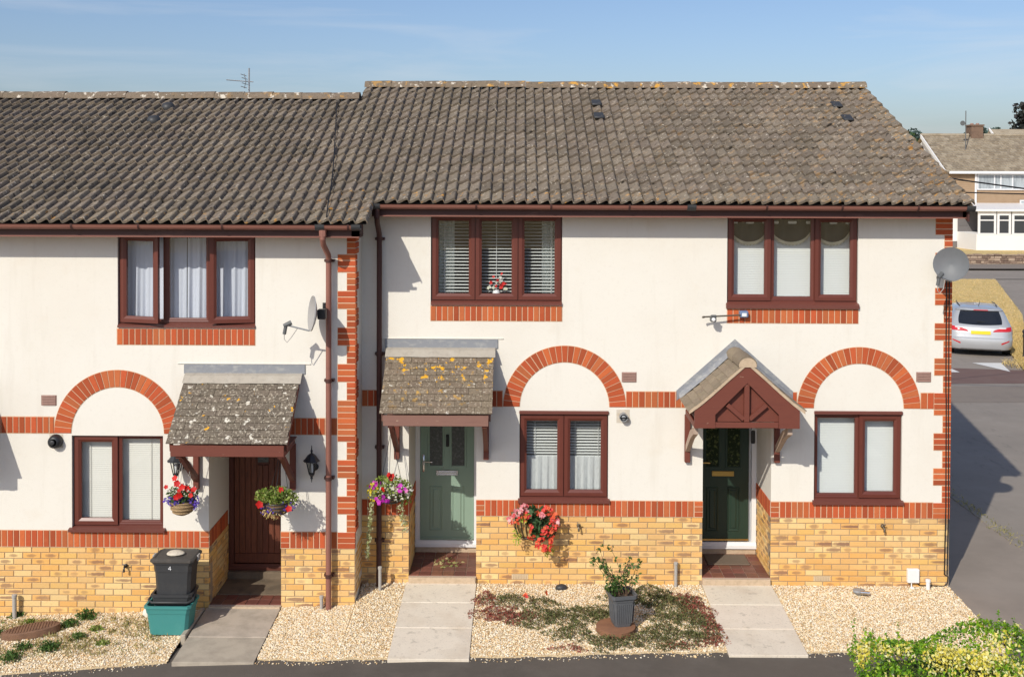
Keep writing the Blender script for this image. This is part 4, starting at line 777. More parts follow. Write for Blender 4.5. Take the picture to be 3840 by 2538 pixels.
# gabled porch canopy
def gable_canopy():
    C = link('porch_canopy', None, H['R'], (2.75, 0, 2.3)); C['label'] = 'gabled canopy with tan tiles and a boarded triangular front'
    cx, yf = 2.75, -.80
    prof = [(.0, 3.0), (.20, 2.825), (.42, 2.625), (.56, 2.505), (.70, 2.405)]   # half-width, height, bellcast at the eaves
    def at(s):  # arc-length along the slope from the ridge
        acc = 0
        for (a, b), (c, d) in zip(prof, prof[1:]):
            l = math.hypot(c - a, d - b)
            if s <= acc + l or (c, d) == prof[-1]: t = (s - acc) / l; return a + (c - a) * t, b + (d - b) * t, math.atan2(b - d, c - a)
            acc += l
    tot = sum(math.hypot(c - a, d - b) for (a, b), (c, d) in zip(prof, prof[1:]))
    for sg in (-1, 1):
        m = MB(); top = [(cx + sg * a, b - .006) for a, b in prof]; bot = [(cx + sg * a, b - .03) for a, b in prof]
        m.loft([[(x, yf + .02, z) for x, z in top + bot[::-1]], [(x, -.01, z) for x, z in top + bot[::-1]]], True, 0, False); m.build('roof_board', M['timberpale'], C)
        nr = 9; g = (tot + .02) / nr; dy = .78 / 4.75
        me = cached(('gshingle',), lambda: MB().add([(0, -.0805, .012), (0, .0805, .012), (-.125, .0805, 0), (-.125, -.0805, 0), (.001, -.0805, -.001), (.001, .0805, -.001), (-.125, -.0805, -.012), (-.125, .0805, -.012)], [(0, 3, 2, 1), (4, 0, 1, 5), (4, 6, 3, 0), (1, 2, 7, 5)]).mesh('canopy_tile', M['shingle_tan']))
        for r in range(nr):
            a, b, th = at(min(tot - (nr - 1 - r) * g + .015, tot + .015))
            y = yf - .01 - (.08 if r % 2 else 0)
            while y < -.03:
                l, rr = max(y, yf - .01), min(y + .163, -.02)
                if rr - l > .025:
                    q = link('canopy_tile', me, C, (cx + sg * a, (l + rr) / 2, b + random.uniform(.006, .012)), (random.uniform(-.015, .015), (th + random.uniform(-.03, .02)) , math.pi if sg < 0 else 0)); q.scale.y = (rr - l) / .165
                y += .165
        m = MB(); rs = []      # mortar verge at the front
        for a, b in prof: rs.append([(cx + sg * a, yf - .012, b + .006), (cx + sg * a, yf + .02, b + .008), (cx + sg * a, yf + .02, b - .035), (cx + sg * a, yf - .012, b - .035)])
        m.loft(rs, True, 0, True); m.build('verge_mortar', M['cement'], C)
        m = MB(); wp = [(0, 3.0 + .155), (.745, 2.49)]   # lead soakers up the wall, following the slope
        m.loft([[(cx + sg * a, -.02, z), (cx + sg * a, -.0085, z), (cx + sg * a, -.0085, z - .13), (cx + sg * a, -.02, z - .13)] for a, z in wp], True, 0, True); m.build('lead_flashing', M['lead'], C)
        m = MB(); m.loft([[(cx + sg * a, -.021, z - .07), (cx + sg * a, -.13, z - .118 + .0)] for a, z in ((.06, 3.10), (.40, 2.79), (.72, 2.525))], False); m.build('lead_apron', M['lead'], C)
        # barge boards: sloping front board widening to a square end
        m = MB(); o = [(cx + sg * a, b - .037) for a, b in prof[:-1]] + [(cx + sg * .635, 2.41)]
        m.prism(o + [(cx + sg * .635, 2.195), (cx + sg * .385, 2.195), (cx + sg * .385, 2.36), (cx, 2.745)], yf, yf + .035); m.build('barge_board', M['timber'], C)
    MB().box(cx - .384, cx + .384, yf + .006, yf + .034, 2.197, 2.265, 0, .004).build('bottom_rail', M['timber'], C)
    m = MB(); m.prism([(cx - .40, 2.26), (cx + .40, 2.26), (cx + .40, 2.37), (cx, 2.76), (cx - .40, 2.37)], yf + .075, yf + .09); m.build('gable_panel', M['timber'], C)
    MB().box(cx - .032, cx + .032, yf + .012, yf + .074, 2.266, 2.74, 0, .005).build('king_post', M['timber'], C)
    for sg in (-1, 1):
        m = MB(); p, q = Vector((cx + sg * .034, 0, 2.30)), Vector((cx + sg * .235, 0, 2.475)); d = (q - p).normalized(); n = Vector((-d.z, 0, d.x)) * .026
        m.prism([(v.x, v.z) for v in (p + n, p - n, q - n, q + n)], yf + .02, yf + .074); m.build('gable_strut', M['timber'], C)
    me = MB(); r0 = [[(cx + .115 * math.sin(a), y, 2.955 + .115 * math.cos(a) * .9) for a in [R(q) for q in range(-100, 101, 25)]] for y in (0, .41)]
    me.loft(r0, False); me.add([(v[0], v[1] + .001, v[2]) for v in r0[0]], [tuple(range(9))]); msh = me.mesh('ridge_tile', M['shingle_tan'], 60)
    link('ridge_tile', msh, C, (0, yf - .012, .012)); q = link('ridge_tile', msh, C, (0, yf + .375, .0)); q.scale = (1, 1, 1)
    m = MB(); m.add([(cx + .108 * math.sin(a), yf - .016, 2.955 + .108 * math.cos(a) * .9) for a in [R(q) for q in range(-100, 101, 20)]], [tuple(range(11))]); m.build('ridge_mortar', M['cement'], C)
    MB().box(cx - .60, cx + .60, yf + .1, -.02, 2.27, 2.28).build('soffit_board', M['timberpale'], C)
    for x in (2.145, 3.29): bracket(C, x, 0, 2.19, 1.58, .78, M['timber'], M['timberpale'])
gable_canopy()
tag(MB().box(2.50, 3.06, .42, .80, PF['R'] + .001, PF['R'] + .016, 0, .006).build('door_mat', M['mat']), 'brown doormat on the quarry tiles of the gabled porch', 'doormat')
# ------------------------------------------------------------------ blinds and curtains
def blind(name, k, x0, x1, zt, zb, pitch, tilt, depth, mat, label, cat='blind', cords=(), Yb=.16):
    Y0, dz, _, _ = SPEC[k]; y = Y0 + Yb; zt += dz; zb += dz
    B = thing(name, ((x0 + x1) / 2, y, zb), label, cat); MB().box(x0, x1, y - .03, y + .03, zt - .035, zt, 0, .004).build('headrail', mat, B)
    n = int((zt - .05 - zb) / pitch); t = R(tilt); V = []; F = []
    for i in range(n):
        z = zt - .055 - i * pitch; a = (y - depth / 2 * math.cos(t), z - depth / 2 * math.sin(t)); b = (y + depth / 2 * math.cos(t), z + depth / 2 * math.sin(t)); c = (y, z + .003)
        j = len(V); V += [(x0, a[0], a[1]), (x1, a[0], a[1]), (x0, c[0], c[1]), (x1, c[0], c[1]), (x0, b[0], b[1]), (x1, b[0], b[1])]; F += [(j, j + 1, j + 3, j + 2), (j + 2, j + 3, j + 5, j + 4)]
    vf('slats', (V, F), mat, B, 'stuff'); MB().box(x0, x1, y - .012, y + .012, zb, zb + .016, 0, .003).build('bottom_rail', mat, B)
    m = MB()
    for x in cords: m.tube([(x, y - depth / 2 - .003, zt - .03), (x, y - depth / 2 - .003, zb)], .0035, 5)
    if cords: m.build('ladder_cord', mat, B)
    return B
blind('venetian_blind', 'L', -5.50, -4.44, 2.205, 1.13, .024, 62, .027, M['blindc'], 'closed cream slatted blind in the ground floor window left of the boarded door', cords=(-5.36, -4.60), Yb=.155)
blind('venetian_blind', 'R', 3.80, 4.86, 2.17, 1.115, .021, 66, .025, M['blind'], 'closed white slatted blind in the window right of the gabled porch', Yb=.155)
blind('venetian_blind', 'R', 2.68, 4.28, 4.66, 3.66, .022, 66, .025, M['blind'], 'closed white slatted blind in the upstairs window above the gabled porch', Yb=.165)
blind('venetian_blind', 'M', -1.10, .49, 4.68, 3.66, .0425, 12, .05, M['blind'], 'open white slatted blind in the upstairs window above the green door', cords=(-.98, -.31, .40), Yb=.19)
blind('venetian_blind', 'M', .03, 1.10, 2.17, 1.58, .0375, 16, .05, M['blind'], 'half lowered white slatted blind beside the green door', cords=(.20, .50, .72, 1.02), Yb=.2)
def curtain(name, k, x0, x1, zt, zb, Yb, mat, label, waves, amp, cat='curtain', flare=0.0, slits=()):
    Y0, dz, _, _ = SPEC[k]; n = 90; rows = 6; V = []; ph = random.random() * 6
    for j in range(rows + 1):
        t = j / rows
        for i in range(n + 1):
            u = i / n; x = x0 + (x1 - x0) * u; w_ = amp * (.35 + .65 * t) * (math.sin(u * waves * 6.283 + ph + .5 * math.sin(u * 9)) + .45 * math.sin(u * waves * 2.3 * 6.283 + 2 * ph + t))
            V.append((x + flare * (u - .5) * t, Y0 + Yb + w_, zt + (zb - zt) * t + dz))
    F = [(j * (n + 1) + i, j * (n + 1) + i + 1, (j + 1) * (n + 1) + i + 1, (j + 1) * (n + 1) + i) for j in range(rows) for i in range(n)]
    c = np.array(V); o0 = Vector(((x0 + x1) / 2, Y0 + Yb, zb + dz)); o = link(name, npmesh(name, c - np.array(o0), F, mat, True), None, o0); return tag(o, label, cat)
curtain('curtain', 'L', -4.93, -4.155, 4.70, 3.63, .17, M['curtain'], 'left white curtain behind the open upstairs casements', 5, .022)
curtain('curtain', 'L', -4.145, -3.28, 4.70, 3.63, .165, M['curtain'], 'right white curtain behind the open upstairs casements', 6, .022)
curtain('curtain', 'M', -1.12, -.86, 4.70, 3.64, .27, M['drape'], 'left pale curtain behind the open blind above the green door', 4, .02)
curtain('curtain', 'M', .28, .51, 4.70, 3.64, .27, M['drape'], 'right pale curtain behind the open blind above the green door', 4, .02)
curtain('net_curtain', 'M', .03, 1.10, 1.60, 1.12, .15, M['lace'], 'white lace half curtain in the window right of the green door', 11, .012, 'net curtain')
for i, (a, b, lb) in enumerate(((2.70, 3.20, 'left'), (3.22, 3.77, 'middle'), (3.78, 4.27, 'right'))):
    V = []; n = 24
    va = MB(); top = []; bot = []; fr = []
    for j in range(n + 1):
        u = j / n; d = .21 * (1 - (2 * u - 1) ** 2) ** .6 + .09; x = a + (b - a) * u; yy = .135 + .012 * math.sin(u * 15); top.append((x, yy, 4.69)); bot.append((x, yy - .004, 4.69 - d)); fr.append((x, yy - .006, 4.69 - d - .035 - .014 * (j % 2)))
    va.loft([top, bot], False); o = va.build('valance', M['valance']); tag(o, f'dark scalloped valance with cream fringe, {lb} one above the gabled porch', 'valance', 'valances in the upstairs window above the gabled porch')
    fm = MB(); fm.loft([bot, fr], False); fm.build('fringe', M['fringe'], o)
# vase of flowers on the upstairs sill
V_ = thing('flower_vase', (-.31, .15, 3.66), 'vase of red and white flowers behind the open upstairs blind', 'vase')
m = MB(); m.lathe([(.04, 0), (.055, .04), (.045, .09), (.035, .11)], (-.31, .14, 3.645), 12); m.build('vase', M['white'], V_, 40)
pp = np.array([-.31, .13, 3.84]) + rng.normal(size=(26, 3)) * np.array([.10, .015, .05]); vf('petals', flowers(pp[:13], .05), M['white_petal'], V_, 'stuff'); vf('petals', flowers(pp[13:], .05), M['red_petal'], V_, 'stuff')
# ------------------------------------------------------------------ wall fittings
def dish(name, c, nrm, rad, mat, wall_pt, lnb, label, sq=1.0):
    T = thing(name, wall_pt, label, 'satellite dish'); n = Vector(nrm).normalized(); up = Vector((0, 0, 1)); a = n.cross(up).normalized(); b = a.cross(n); c = Vector(c); m = MB(); rings = []; seg = 28
    for rr in (.02, .35, .7, .95, 1.0):
        rings.append([tuple(c + (a * math.cos(2 * math.pi * k / seg) * sq + b * math.sin(2 * math.pi * k / seg)) * rad * rr + n * (rr * rr * .055 - .055)) for k in range(seg)])
    m.loft(rings, True, 0, False); rb = [[tuple(Vector(p) - n * (.010 if i < 4 else .014)) for p in r] for i, r in enumerate(rings)]; m.loft(rb, True); m.loft([rings[-1], rb[-1]], True); m.add(rings[0], [tuple(range(seg))])
    m.build('reflector', mat, T, 50); m = MB(); bk = c - n * .13
    m.box(-.05, .05, -.05, .05, -.06, .06, 0, .01); m.xf(Matrix.Translation(bk)); m.tube([bk, Vector(wall_pt)], .022, 8); m.tube([Vector(wall_pt) + Vector((0, 0, -.09)), Vector(wall_pt) + Vector((0, 0, .09))], .03, 8); m.build('mount', M['black'], T)
    low = c - b * rad * .98; L_ = Vector(lnb); m = MB(); m.tube([low, low + (L_ - low) * .8, L_], .010, 6); m.build('feed_arm', M['grey'], T)
    m = MB(); d = (c - L_).normalized(); m.tube([L_ - d * .03, L_ + d * .07], [.024, .03], 10); m.tube([L_, L_ + Vector((-.02, 0, -.11))], .022, 8); m.build('receiver', M['greylnb'], T, 50)
    m = MB(); q = L_ + Vector((-.02, 0, -.11)); m.tube([q, q + Vector((0, 0, -.06)), q + Vector((.03, .01, -.10)), q + Vector((.08, .02, -.04)), low + (L_ - low) * .5], .005, 5); m.build('cable', M['greypl'], T); return T
M['greylnb'] = Mat('grey_receiver', (.12, .125, .125), .5)
dish('satellite_dish', (-2.50, -.96, 3.585), (-.93, -.36, .10), .212, M['dishl'], (-2.40, -.60, 3.58), (-2.79, -1.02, 3.455), 'satellite dish seen edge-on beside the copper-brown downpipe')
dish('satellite_dish', (5.36, -.36, 4.155), (-.42, -.90, .16), .212, M['dish'], (5.50, -.03, 4.10), (5.155, -.52, 4.015), 'round grey satellite dish on the right-hand brick corner')
def lantern(name, x, Y0, z, label):
    T = thing(name, (x, Y0, z - .1), label, 'wall lantern', 'lanterns either side of the boarded door'); y = Y0 - .16
    m = MB(); m.lathe([(.105, .0), (.10, .008), (.085, .02), (.05, .07), (.025, .088), (.012, .095), (.012, .115), (.018, .125), (.008, .14), (.004, .19)], (x, y, z), 8); m.build('lantern_top', M['black'], T)
    m = MB(); m.lathe([(.066, -.005), (.03, -.155), (.02, -.165)], (x, y, z), 8); m.build('pane', M['glass'], T); m = MB()
    for k in range(8):
        a = 2 * math.pi * k / 8; m.tube([(x + .068 * math.cos(a), y + .068 * math.sin(a), z), (x + .031 * math.cos(a), y + .031 * math.sin(a), z - .158)], .0055, 5)
    m.lathe([(.034, -.155), (.036, -.165), (.02, -.185), (.014, -.20), (.018, -.212), (.008, -.225), (.004, -.26)], (x, y, z), 8); m.build('lantern_cage', M['black'], T)
    m = MB(); m.lathe([(.02, -.14), (.02, -.06), (.012, -.03)], (x, y, z), 8); m.build('bulb', M['white'], T, 40)
    m = MB(); m.tube([(x, y, z - .17), (x + .01, y + .05, z - .19), (x + .015, Y0 - .03, z - .13), (x + .015, Y0 - .012, z - .10)], .012, 6); m.lathe([(.045, 0), (.045, .02), (.02, .028)], (x + .015, Y0 - .008, z - .11), 12, 0, 'y'); m.build('wall_bracket', M['black'], T)
lantern('wall_lantern', -2.537, -.58, 1.755, 'black wall lantern right of the boarded door, beside the downpipe')
lantern('wall_lantern', -4.20, -.58, 1.745, 'black wall lantern left of the boarded door, above a flower basket')
def flue(name, x, Y0, z, metal, label):
    T = thing(name, (x, Y0, z), label, 'boiler flue'); m = MB(); m.box(x - .085, x + .085, Y0 - .008, Y0 - .0065, z - .085, z + .085, 0, 0); m.build('wall_patch', M['greypatch'], T)
    if metal:
        m = MB(); m.lathe([(.052, .0), (.052, .10), (.045, .10), (.045, .02)], (x, Y0, z), 20, 0, 'y'); m.lathe([(.028, .02), (.028, .09), (.01, .095)], (x, Y0, z), 14, 0, 'y'); m.build('terminal', M['grey'], T, 40); m = MB()
        for a in (0, 1.05, 2.1): m.box(x - .05, x + .05, Y0 - .104, Y0 - .100, z - .006 + .0005 * a, z + .006, 0)
        m.build('guard', M['grey'], T)
    else:
        m = MB(); m.lathe([(.086, 0), (.086, .03), (.075, .085), (.05, .105), (.045, .105), (.04, .03)], (x, Y0, z), 24, 0, 'y'); m.build('terminal', M['black'], T, 40); m = MB(); m.lathe([(.03, .03), (.03, .11), (.02, .115)], (x - .012, Y0, z), 14, 0, 'y'); m.build('nozzle', M['blackpl'], T, 40)
M['greypatch'] = Mat('stained_plaster_patch', (.60, .54, .45), .95, [(12, (.5, .4, .28), .5, .7, .7)])
flue('boiler_flue', 1.325, 0, 2.155, True, 'metal boiler flue on the cream wall left of the gabled porch'); flue('boiler_flue', -5.726, -.58, 1.945, False, 'round black boiler flue left of the far left window')
def tap(x, Y0, z, label, dark):
    T = thing('outside_tap', (x, Y0, z), label, 'tap', 'outside taps on the brick plinth'); mt = M['black'] if dark else M['brass2']
    m = MB(); m.lathe([(.026, 0), (.024, .02), (.014, .03)], (x, Y0 - .001, z), 12, 0, 'y'); m.tube([(x, Y0 - .03, z), (x, Y0 - .06, z), (x, Y0 - .075, z - .02), (x, Y0 - .075, z - .055)], .013, 8); m.build('tap_body', mt, T, 50)
    m = MB(); m.tube([(x, Y0 - .055, z + .01), (x, Y0 - .07, z + .035)], .007, 6); m.tube([(x - .022, Y0 - .07, z + .036), (x + .022, Y0 - .07, z + .036)], .007, 6); m.build('tap_handle', mt, T, 50)
M['brass2'] = Mat('tarnished_brass', (.18, .15, .11), .45, metal=.7)
tap(.76, 0, .745, 'small outside tap on the plinth right of the flower trough', False); tap(4.66, 0, .76, 'small outside tap on the plinth under the rightmost window', False); tap(-4.868, -.58, .40, 'dark outside tap on the plinth left of the stacked boxes', True)
def stub(x, y, z0, z1, r, label, mat=None):
    m = MB(); m.tube([(x, y, z0 - .12), (x, y, z1)], r, 12); m.lathe([(r * 1.25, 0), (r * 1.25, .03), (r * .8, .035)], (x, y, z1 - .02), 12); o = m.build('pipe_stub', mat or M['greypl'], None, 50); tag(o, label, 'pipe')
stub(-6.22, -.66, -.2, .05, .026, 'grey pipe stub at the left edge by the brick plinth'); stub(-2.43, -.66, -.11, .06, .022, 'short grey pipe stub beside the foot of the copper-brown downpipe')
stub(2.005, -.07, 0, .29, .021, 'tall pale pipe stub behind the sedum, left of the gabled porch'); stub(-1.765, -.24, -.02, .27, .021, 'grey pipe stub at the foot of the dark downpipe'); stub(5.214, -.10, -.06, .10, .026, 'white pointed marker pipe beside the white utility box', M['white'])
T = thing('security_light', (2.6, 0, 3.44), 'small security light on a bar below the top right window', 'security light')
m = MB(); m.tube([(2.80, -.10, 3.475), (2.34, -.14, 3.455)], .011, 6); m.tube([(2.34, -.14, 3.455), (2.31, -.15, 3.45)], .014, 6); m.build('bar', M['brass2'], T)
m = MB(); m.box(2.405, 2.48, -.20, -.12, 3.395, 3.475, 0, .012); m.box(2.41, 2.475, -.215, -.20, 3.46, 3.49, 0, .004); m.build('lamp_head', M['greylnb'], T); m = MB(); m.lathe([(.026, 0), (.022, .012), (.006, .02)], (2.443, -.20, 3.43), 12, 0, 'y'); m.build('lens', M['white'], T, 40)
m = MB(); m.box(2.795, 2.905, -.10, -.016, 3.44, 3.525, 0, .012); m.build('junction_box', M['blue'] if 'blue' in M else Mat('blue_grey_box', (.16, .22, .36), .5), T); MB().box(2.82, 2.88, -.108, -.101, 3.455, 3.50, 0, .003).build('sensor', M['white'], T)
T = thing('utility_box', (5.045, 0, .05), 'white utility box low on the plinth at the right corner', 'utility box'); MB().box(4.97, 5.122, -.06, -.001, .045, .222, 0, .008).build('box', M['white'], T); MB().box(4.978, 5.114, -.066, -.0605, .053, .214, 0, .004).build('lid', M['white'], T)
m = MB(); m.tube([(5.02, -.05, .046), (5.02, -.06, -.02)], .007, 6); m.box(5.0, 5.045, -.09, -.05, -.05, .0, 0, .006); m.build('plug', M['white'], T)
m = MB()
for dx in (0, .035): m.tube([(5.44 + dx, -.022, 3.98), (5.44 + dx, -.022, 3.2), (5.445 + dx, -.022, 2.5), (5.45 + dx * .8, -.022, 2.4), (5.46 + dx, -.022, 1.0), (5.452 + dx, -.022, .5), (5.456 + dx, -.008, .14)], .007, 6)
m.tube([(5.456, -.008, .14), (5.50, -.008, .12), (5.495, -.008, .03), (5.45, -.012, -.005), (5.14, -.012, .0), (5.09, -.04, .045)], .006, 6)
tag(m.build('cable', M['cable']), 'pair of thin black cables running down the right-hand brick corner', 'cable')
m = MB(); pts = [(-2.88, 3.11, 6.38), (-2.74, 2.2, 6.02), (-2.61, 1.34, 5.68), (-2.5, .6, 5.385), (-2.41, -.1, 5.105), (-2.36, -.6, 4.905), (-2.31, -1.0, 4.745)]; m.tube([(x, y, z - .005) for x, y, z in pts], .008, 5)
tag(m.build('cable', M['cable']), 'thin black cable lying down the roof slope above the copper-brown downpipe', 'cable')
# ------------------------------------------------------------------ hanging baskets and trough
def blob(n, c, s, pw=.5):
    d = rdirs(n); return np.array(c) + d * np.array(s) * (rng.uniform(0, 1, n) ** pw)[:, None]
def chain(parent, c, r, top, mat):
    m = MB()
    for k in range(3):
        a = 2 * math.pi * k / 3 + .5; m.tube([(c[0] + r * math.cos(a), c[1] + r * math.sin(a), c[2]), top], .0035, 5)
    m.build('chain', mat, parent)
def basket(c, r, top, label, bowl, parts_, trail=()):
    T = thing('hanging_basket', (c[0], c[1], c[2] - .2), label, 'hanging basket', 'hanging flower baskets by the doors')
    if bowl:
        m = MB(); m.lathe([(r, 0), (r * .97, -.05), (r * .85, -.10), (r * .62, -.145), (r * .3, -.165)], c, 20); m.build('bowl', bowl, T, 50)
        m = MB()
        for z, q in ((.0, 1.02), (-.04, 1.0), (-.08, .93), (-.12, .79)): m.tube([(c[0] + r * q * math.cos(a), c[1] + r * q * math.sin(a), c[2] + z) for a in np.linspace(0, 6.283, 25)], .008, 5)
        m.build('rim', M['basket'] if bowl is M['basket'] else M['black'], T)
    chain(T, c, r, top, M['black'] if bowl is not M['basket'] else M['greypl'])
    for nm, VF, mat in parts_: vf(nm, VF, mat, T, 'stuff')
    return T
c = (-4.035, -1.0, 1.335)
basket(c, .145, (-4.03, -.95, 1.98), 'wicker flower basket with red blooms left of the boarded door', M['basket'], [
    ('foliage', leaves(blob(500, (c[0], c[1], c[2] + .08), (.19, .17, .11)), .045), M['leafg']),
    ('purple_flowers', flowers(np.concatenate([blob(170, (c[0] - .07, c[1] - .06, c[2] + .03), (.16, .12, .06)), blob(60, (c[0] + .15, c[1] - .05, c[2] + .0), (.08, .08, .09))]), .026), M['purple_petal']),
    ('red_flowers', flowers(np.array([(-4.20, -1.1, 1.53), (-4.08, -1.06, 1.56), (-4.03, -1.14, 1.50), (-3.97, -1.1, 1.52), (-3.94, -1.1, 1.51), (-3.87, -1.1, 1.50), (-4.02, -1.16, 1.455), (-4.06, -1.16, 1.43), (-3.90, -1.12, 1.44), (-4.11, -1.05, 1.62), (-4.0, -1.12, 1.535)]), .075, spread=.3), M['red_petal']),
    ('white_flowers', flowers(blob(70, (c[0] + .02, c[1] - .05, c[2] + .14), (.19, .13, .09)), .024), M['white_petal'])])
c = (-2.90, -1.0, 1.335)
basket(c, .15, (-2.86, -.93, 1.98), 'green flower basket with few red blooms right of the boarded door', M['coir'], [
    ('foliage', leaves(np.concatenate([blob(750, (c[0] - .03, c[1] - .02, c[2] + .08), (.24, .18, .11)), blob(200, (c[0] + .13, c[1], c[2] + .04), (.14, .14, .09))]), .042), M['leaflime']),
    ('purple_flowers', flowers(np.concatenate([blob(80, (c[0] - .06, c[1] - .1, c[2] - .06), (.17, .08, .08)), blob(70, (c[0] + .14, c[1] - .06, c[2] - .03), (.13, .1, .06))]), .022), M['purple_petal']),
    ('dry_stems', leaves(blob(220, (c[0] - .04, c[1] - .05, c[2] - .10), (.16, .13, .09)), .05, .25), M['drystalk']),
    ('red_flowers', flowers(np.array([(-2.84, -1.08, 1.50), (-3.08, -1.14, 1.34), (-2.73, -1.14, 1.29)]), .085, spread=.25), M['red_petal'])])
c = (-1.63, -.27, 1.26)
tr_ = np.array([(-1.86 - .02 * t + .012 * math.sin(t * 40) - .035 * t * t, -.36, 1.16 - .72 * t) for t in np.linspace(0, 1, 60)]); tr2 = np.array([(-1.50 + .06 * t + .01 * math.sin(t * 30), -.34, 1.12 - .35 * t) for t in np.linspace(0, 1, 30)])
basket(c, .17, (-1.63, -.22, 2.0), 'large mixed flower basket with a long trail left of the green door', M['coir'], [
    ('foliage', leaves(np.concatenate([blob(900, (c[0], c[1] - .04, c[2] + .04), (.27, .2, .17)), blob(200, (c[0] + .18, c[1], c[2] - .02), (.12, .12, .16))]), .042), M['leaflime']),
    ('trailing_stems', leaves(np.concatenate([np.repeat(tr_, 5, 0) + rng.normal(size=(300, 3)) * .014, np.repeat(tr2, 4, 0) + rng.normal(size=(120, 3)) * .018]), .036), M['palevar']),
    ('white_flowers', flowers(blob(260, (c[0] + .05, c[1] - .10, c[2] + .03), (.25, .14, .13)), .028), M['white_petal']),
    ('yellow_flowers', flowers(blob(70, (c[0] - .20, c[1] - .08, c[2] + .02), (.10, .12, .14)), .03), M['yellow_petal']),
    ('pink_flowers', flowers(np.concatenate([blob(9, (c[0] - .19, c[1] - .15, c[2] + .12), (.09, .06, .05)), blob(10, (c[0] - .08, c[1] - .22, c[2] - .07), (.13, .04, .07)), blob(8, (c[0] + .16, c[1] - .2, c[2] + .09), (.11, .05, .06))]), .06), M['magenta_petal']),
    ('red_flowers', flowers(np.concatenate([blob(6, (c[0] - .0, c[1] - .1, c[2] + .2), (.06, .05, .05)), np.array([(-1.71, -.46, 1.335), (-1.69, -.46, 1.33)])]), .06), M['red_petal'])])
T = thing('flower_trough', (.21, -.12, .55), 'wall-mounted wire trough spilling coral begonias under the window', 'flower trough')
m = MB(); pr = lambda t: (.215 + .29 * math.cos(t), -.012 - .20 * math.sin(t))
for z, q in ((.86, 1), (.62, .82)): m.tube([(.215 + (pr(t)[0] - .215) * q, pr(t)[1] * q, z) for t in np.linspace(0, math.pi, 15)], .007, 6)
for t in np.linspace(.12, math.pi - .12, 13):
    p = pr(t); m.tube([(p[0], p[1], .86), (.215 + (p[0] - .215) * .98, p[1] * .98, .74), (.215 + (p[0] - .215) * .82, p[1] * .82, .62), (.215 + (p[0] - .215) * .55, p[1] * .5, .585)], .006, 5)
m.build('wire_basket', M['black'], T); m = MB(); rs = []
for z, q in ((.85, .90), (.74, .88), (.64, .76), (.60, .5)): rs.append([(.215 + .29 * q * math.cos(t), -.014 - .20 * q * math.sin(t), z) for t in np.linspace(0, math.pi, 15)])
m.loft(rs, False); m.build('liner', M['coirpale'], T)
bp = np.array([(-.13, -.28, .90), (-.07, -.28, .95), (-.02, -.30, 1.0), (.02, -.28, 1.05), (.08, -.27, 1.03), (.04, -.30, .96), (-.05, -.31, .86), (.25, -.28, 1.0), (.31, -.27, 1.03), (.37, -.27, 1.0), (.42, -.28, .94), (.46, -.29, .90), (.41, -.32, .87), (.28, -.32, .99), (.10, -.31, .95), (.34, -.33, .82), (.40, -.33, .80), (.13, -.33, .82), (.32, -.35, .72), (.15, -.36, .72), (.26, -.36, .66), (.24, -.37, .60), (.31, -.37, .58), (.39, -.36, .64), (.42, -.35, .68), (.37, -.37, .57), (.29, -.35, .76), (.45, -.33, .83)])
hot = [0, 2, 3, 4, 13, 11, 1]
def clusters(P, n, s): return np.concatenate([p + rng.normal(size=(n, 3)) * s for p in P])
vf('begonias', flowers(clusters(np.delete(bp, hot, 0), 7, .022), .05, (0, -1, .3)), M['begonia_petal'], T, 'stuff'); vf('pink_begonias', flowers(clusters(bp[hot], 8, .025), .05, (0, -1, .3)), M['pink_petal'], T, 'stuff')
vf('foliage', leaves(np.concatenate([blob(170, (.16, -.2, .93), (.24, .10, .12)), blob(130, (.28, -.25, .78), (.16, .1, .16))]), .085, .7), M['leafbeg'], T, 'stuff')
vf('lime_trails', leaves(np.concatenate([blob(60, (-.03, -.22, .66), (.06, .05, .12)), blob(110, (.36, -.27, .52), (.08, .06, .10)), blob(40, (.05, -.3, .93), (.10, .04, .06))]), .035), M['lime_leaf'], T, 'stuff')
# ------------------------------------------------------------------ boxes by the path
def tub(name, cx, cyy, z0, z1, w0, d0, w1, d1, mat, label, cat, rim=.018, lid=None, hollow=True):
    T = thing(name, (cx, cyy, z0), label, cat); c = .035
    def ring(wd, d, z):
        X, Y = wd / 2, d / 2; return [(cx - X + c, cyy - Y, z), (cx + X - c, cyy - Y, z), (cx + X, cyy - Y + c, z), (cx + X, cyy + Y - c, z), (cx + X - c, cyy + Y, z), (cx - X + c, cyy + Y, z), (cx - X, cyy + Y - c, z), (cx - X, cyy - Y + c, z)]
    h_ = z1 - z0; m = MB(); t = lambda f: (w0 + (w1 - w0) * f, d0 + (d1 - d0) * f)
    rs = [ring(*t(0), z0), ring(*t(.72), z0 + h_ * .72), ring(t(.72)[0] + .012, t(.72)[1] + .012, z0 + h_ * .725), ring(*[q + .012 for q in t(1)], z1 - .03), ring(t(1)[0] + rim * 2, t(1)[1] + rim * 2, z1 - .03), ring(t(1)[0] + rim * 2, t(1)[1] + rim * 2, z1), ring(*[q - .015 for q in t(1)], z1), ring(*[q - .03 for q in t(.2)], z0 + .03)]
    m.loft(rs, True, 0, True); m.build('box', mat, T, 25); return T, ring, t
tub('recycling_box', -4.12, -1.14, -.155, .195, .44, .30, .52, .36, M['teal'], 'teal plastic recycling box at the bottom of the stack by the path', 'recycling box')
tub('waste_caddy', -4.09, -1.12, -.10, .315, .36, .25, .45, .31, M['blackpl'], 'black caddy nested in the teal box, with a carrying handle', 'caddy')
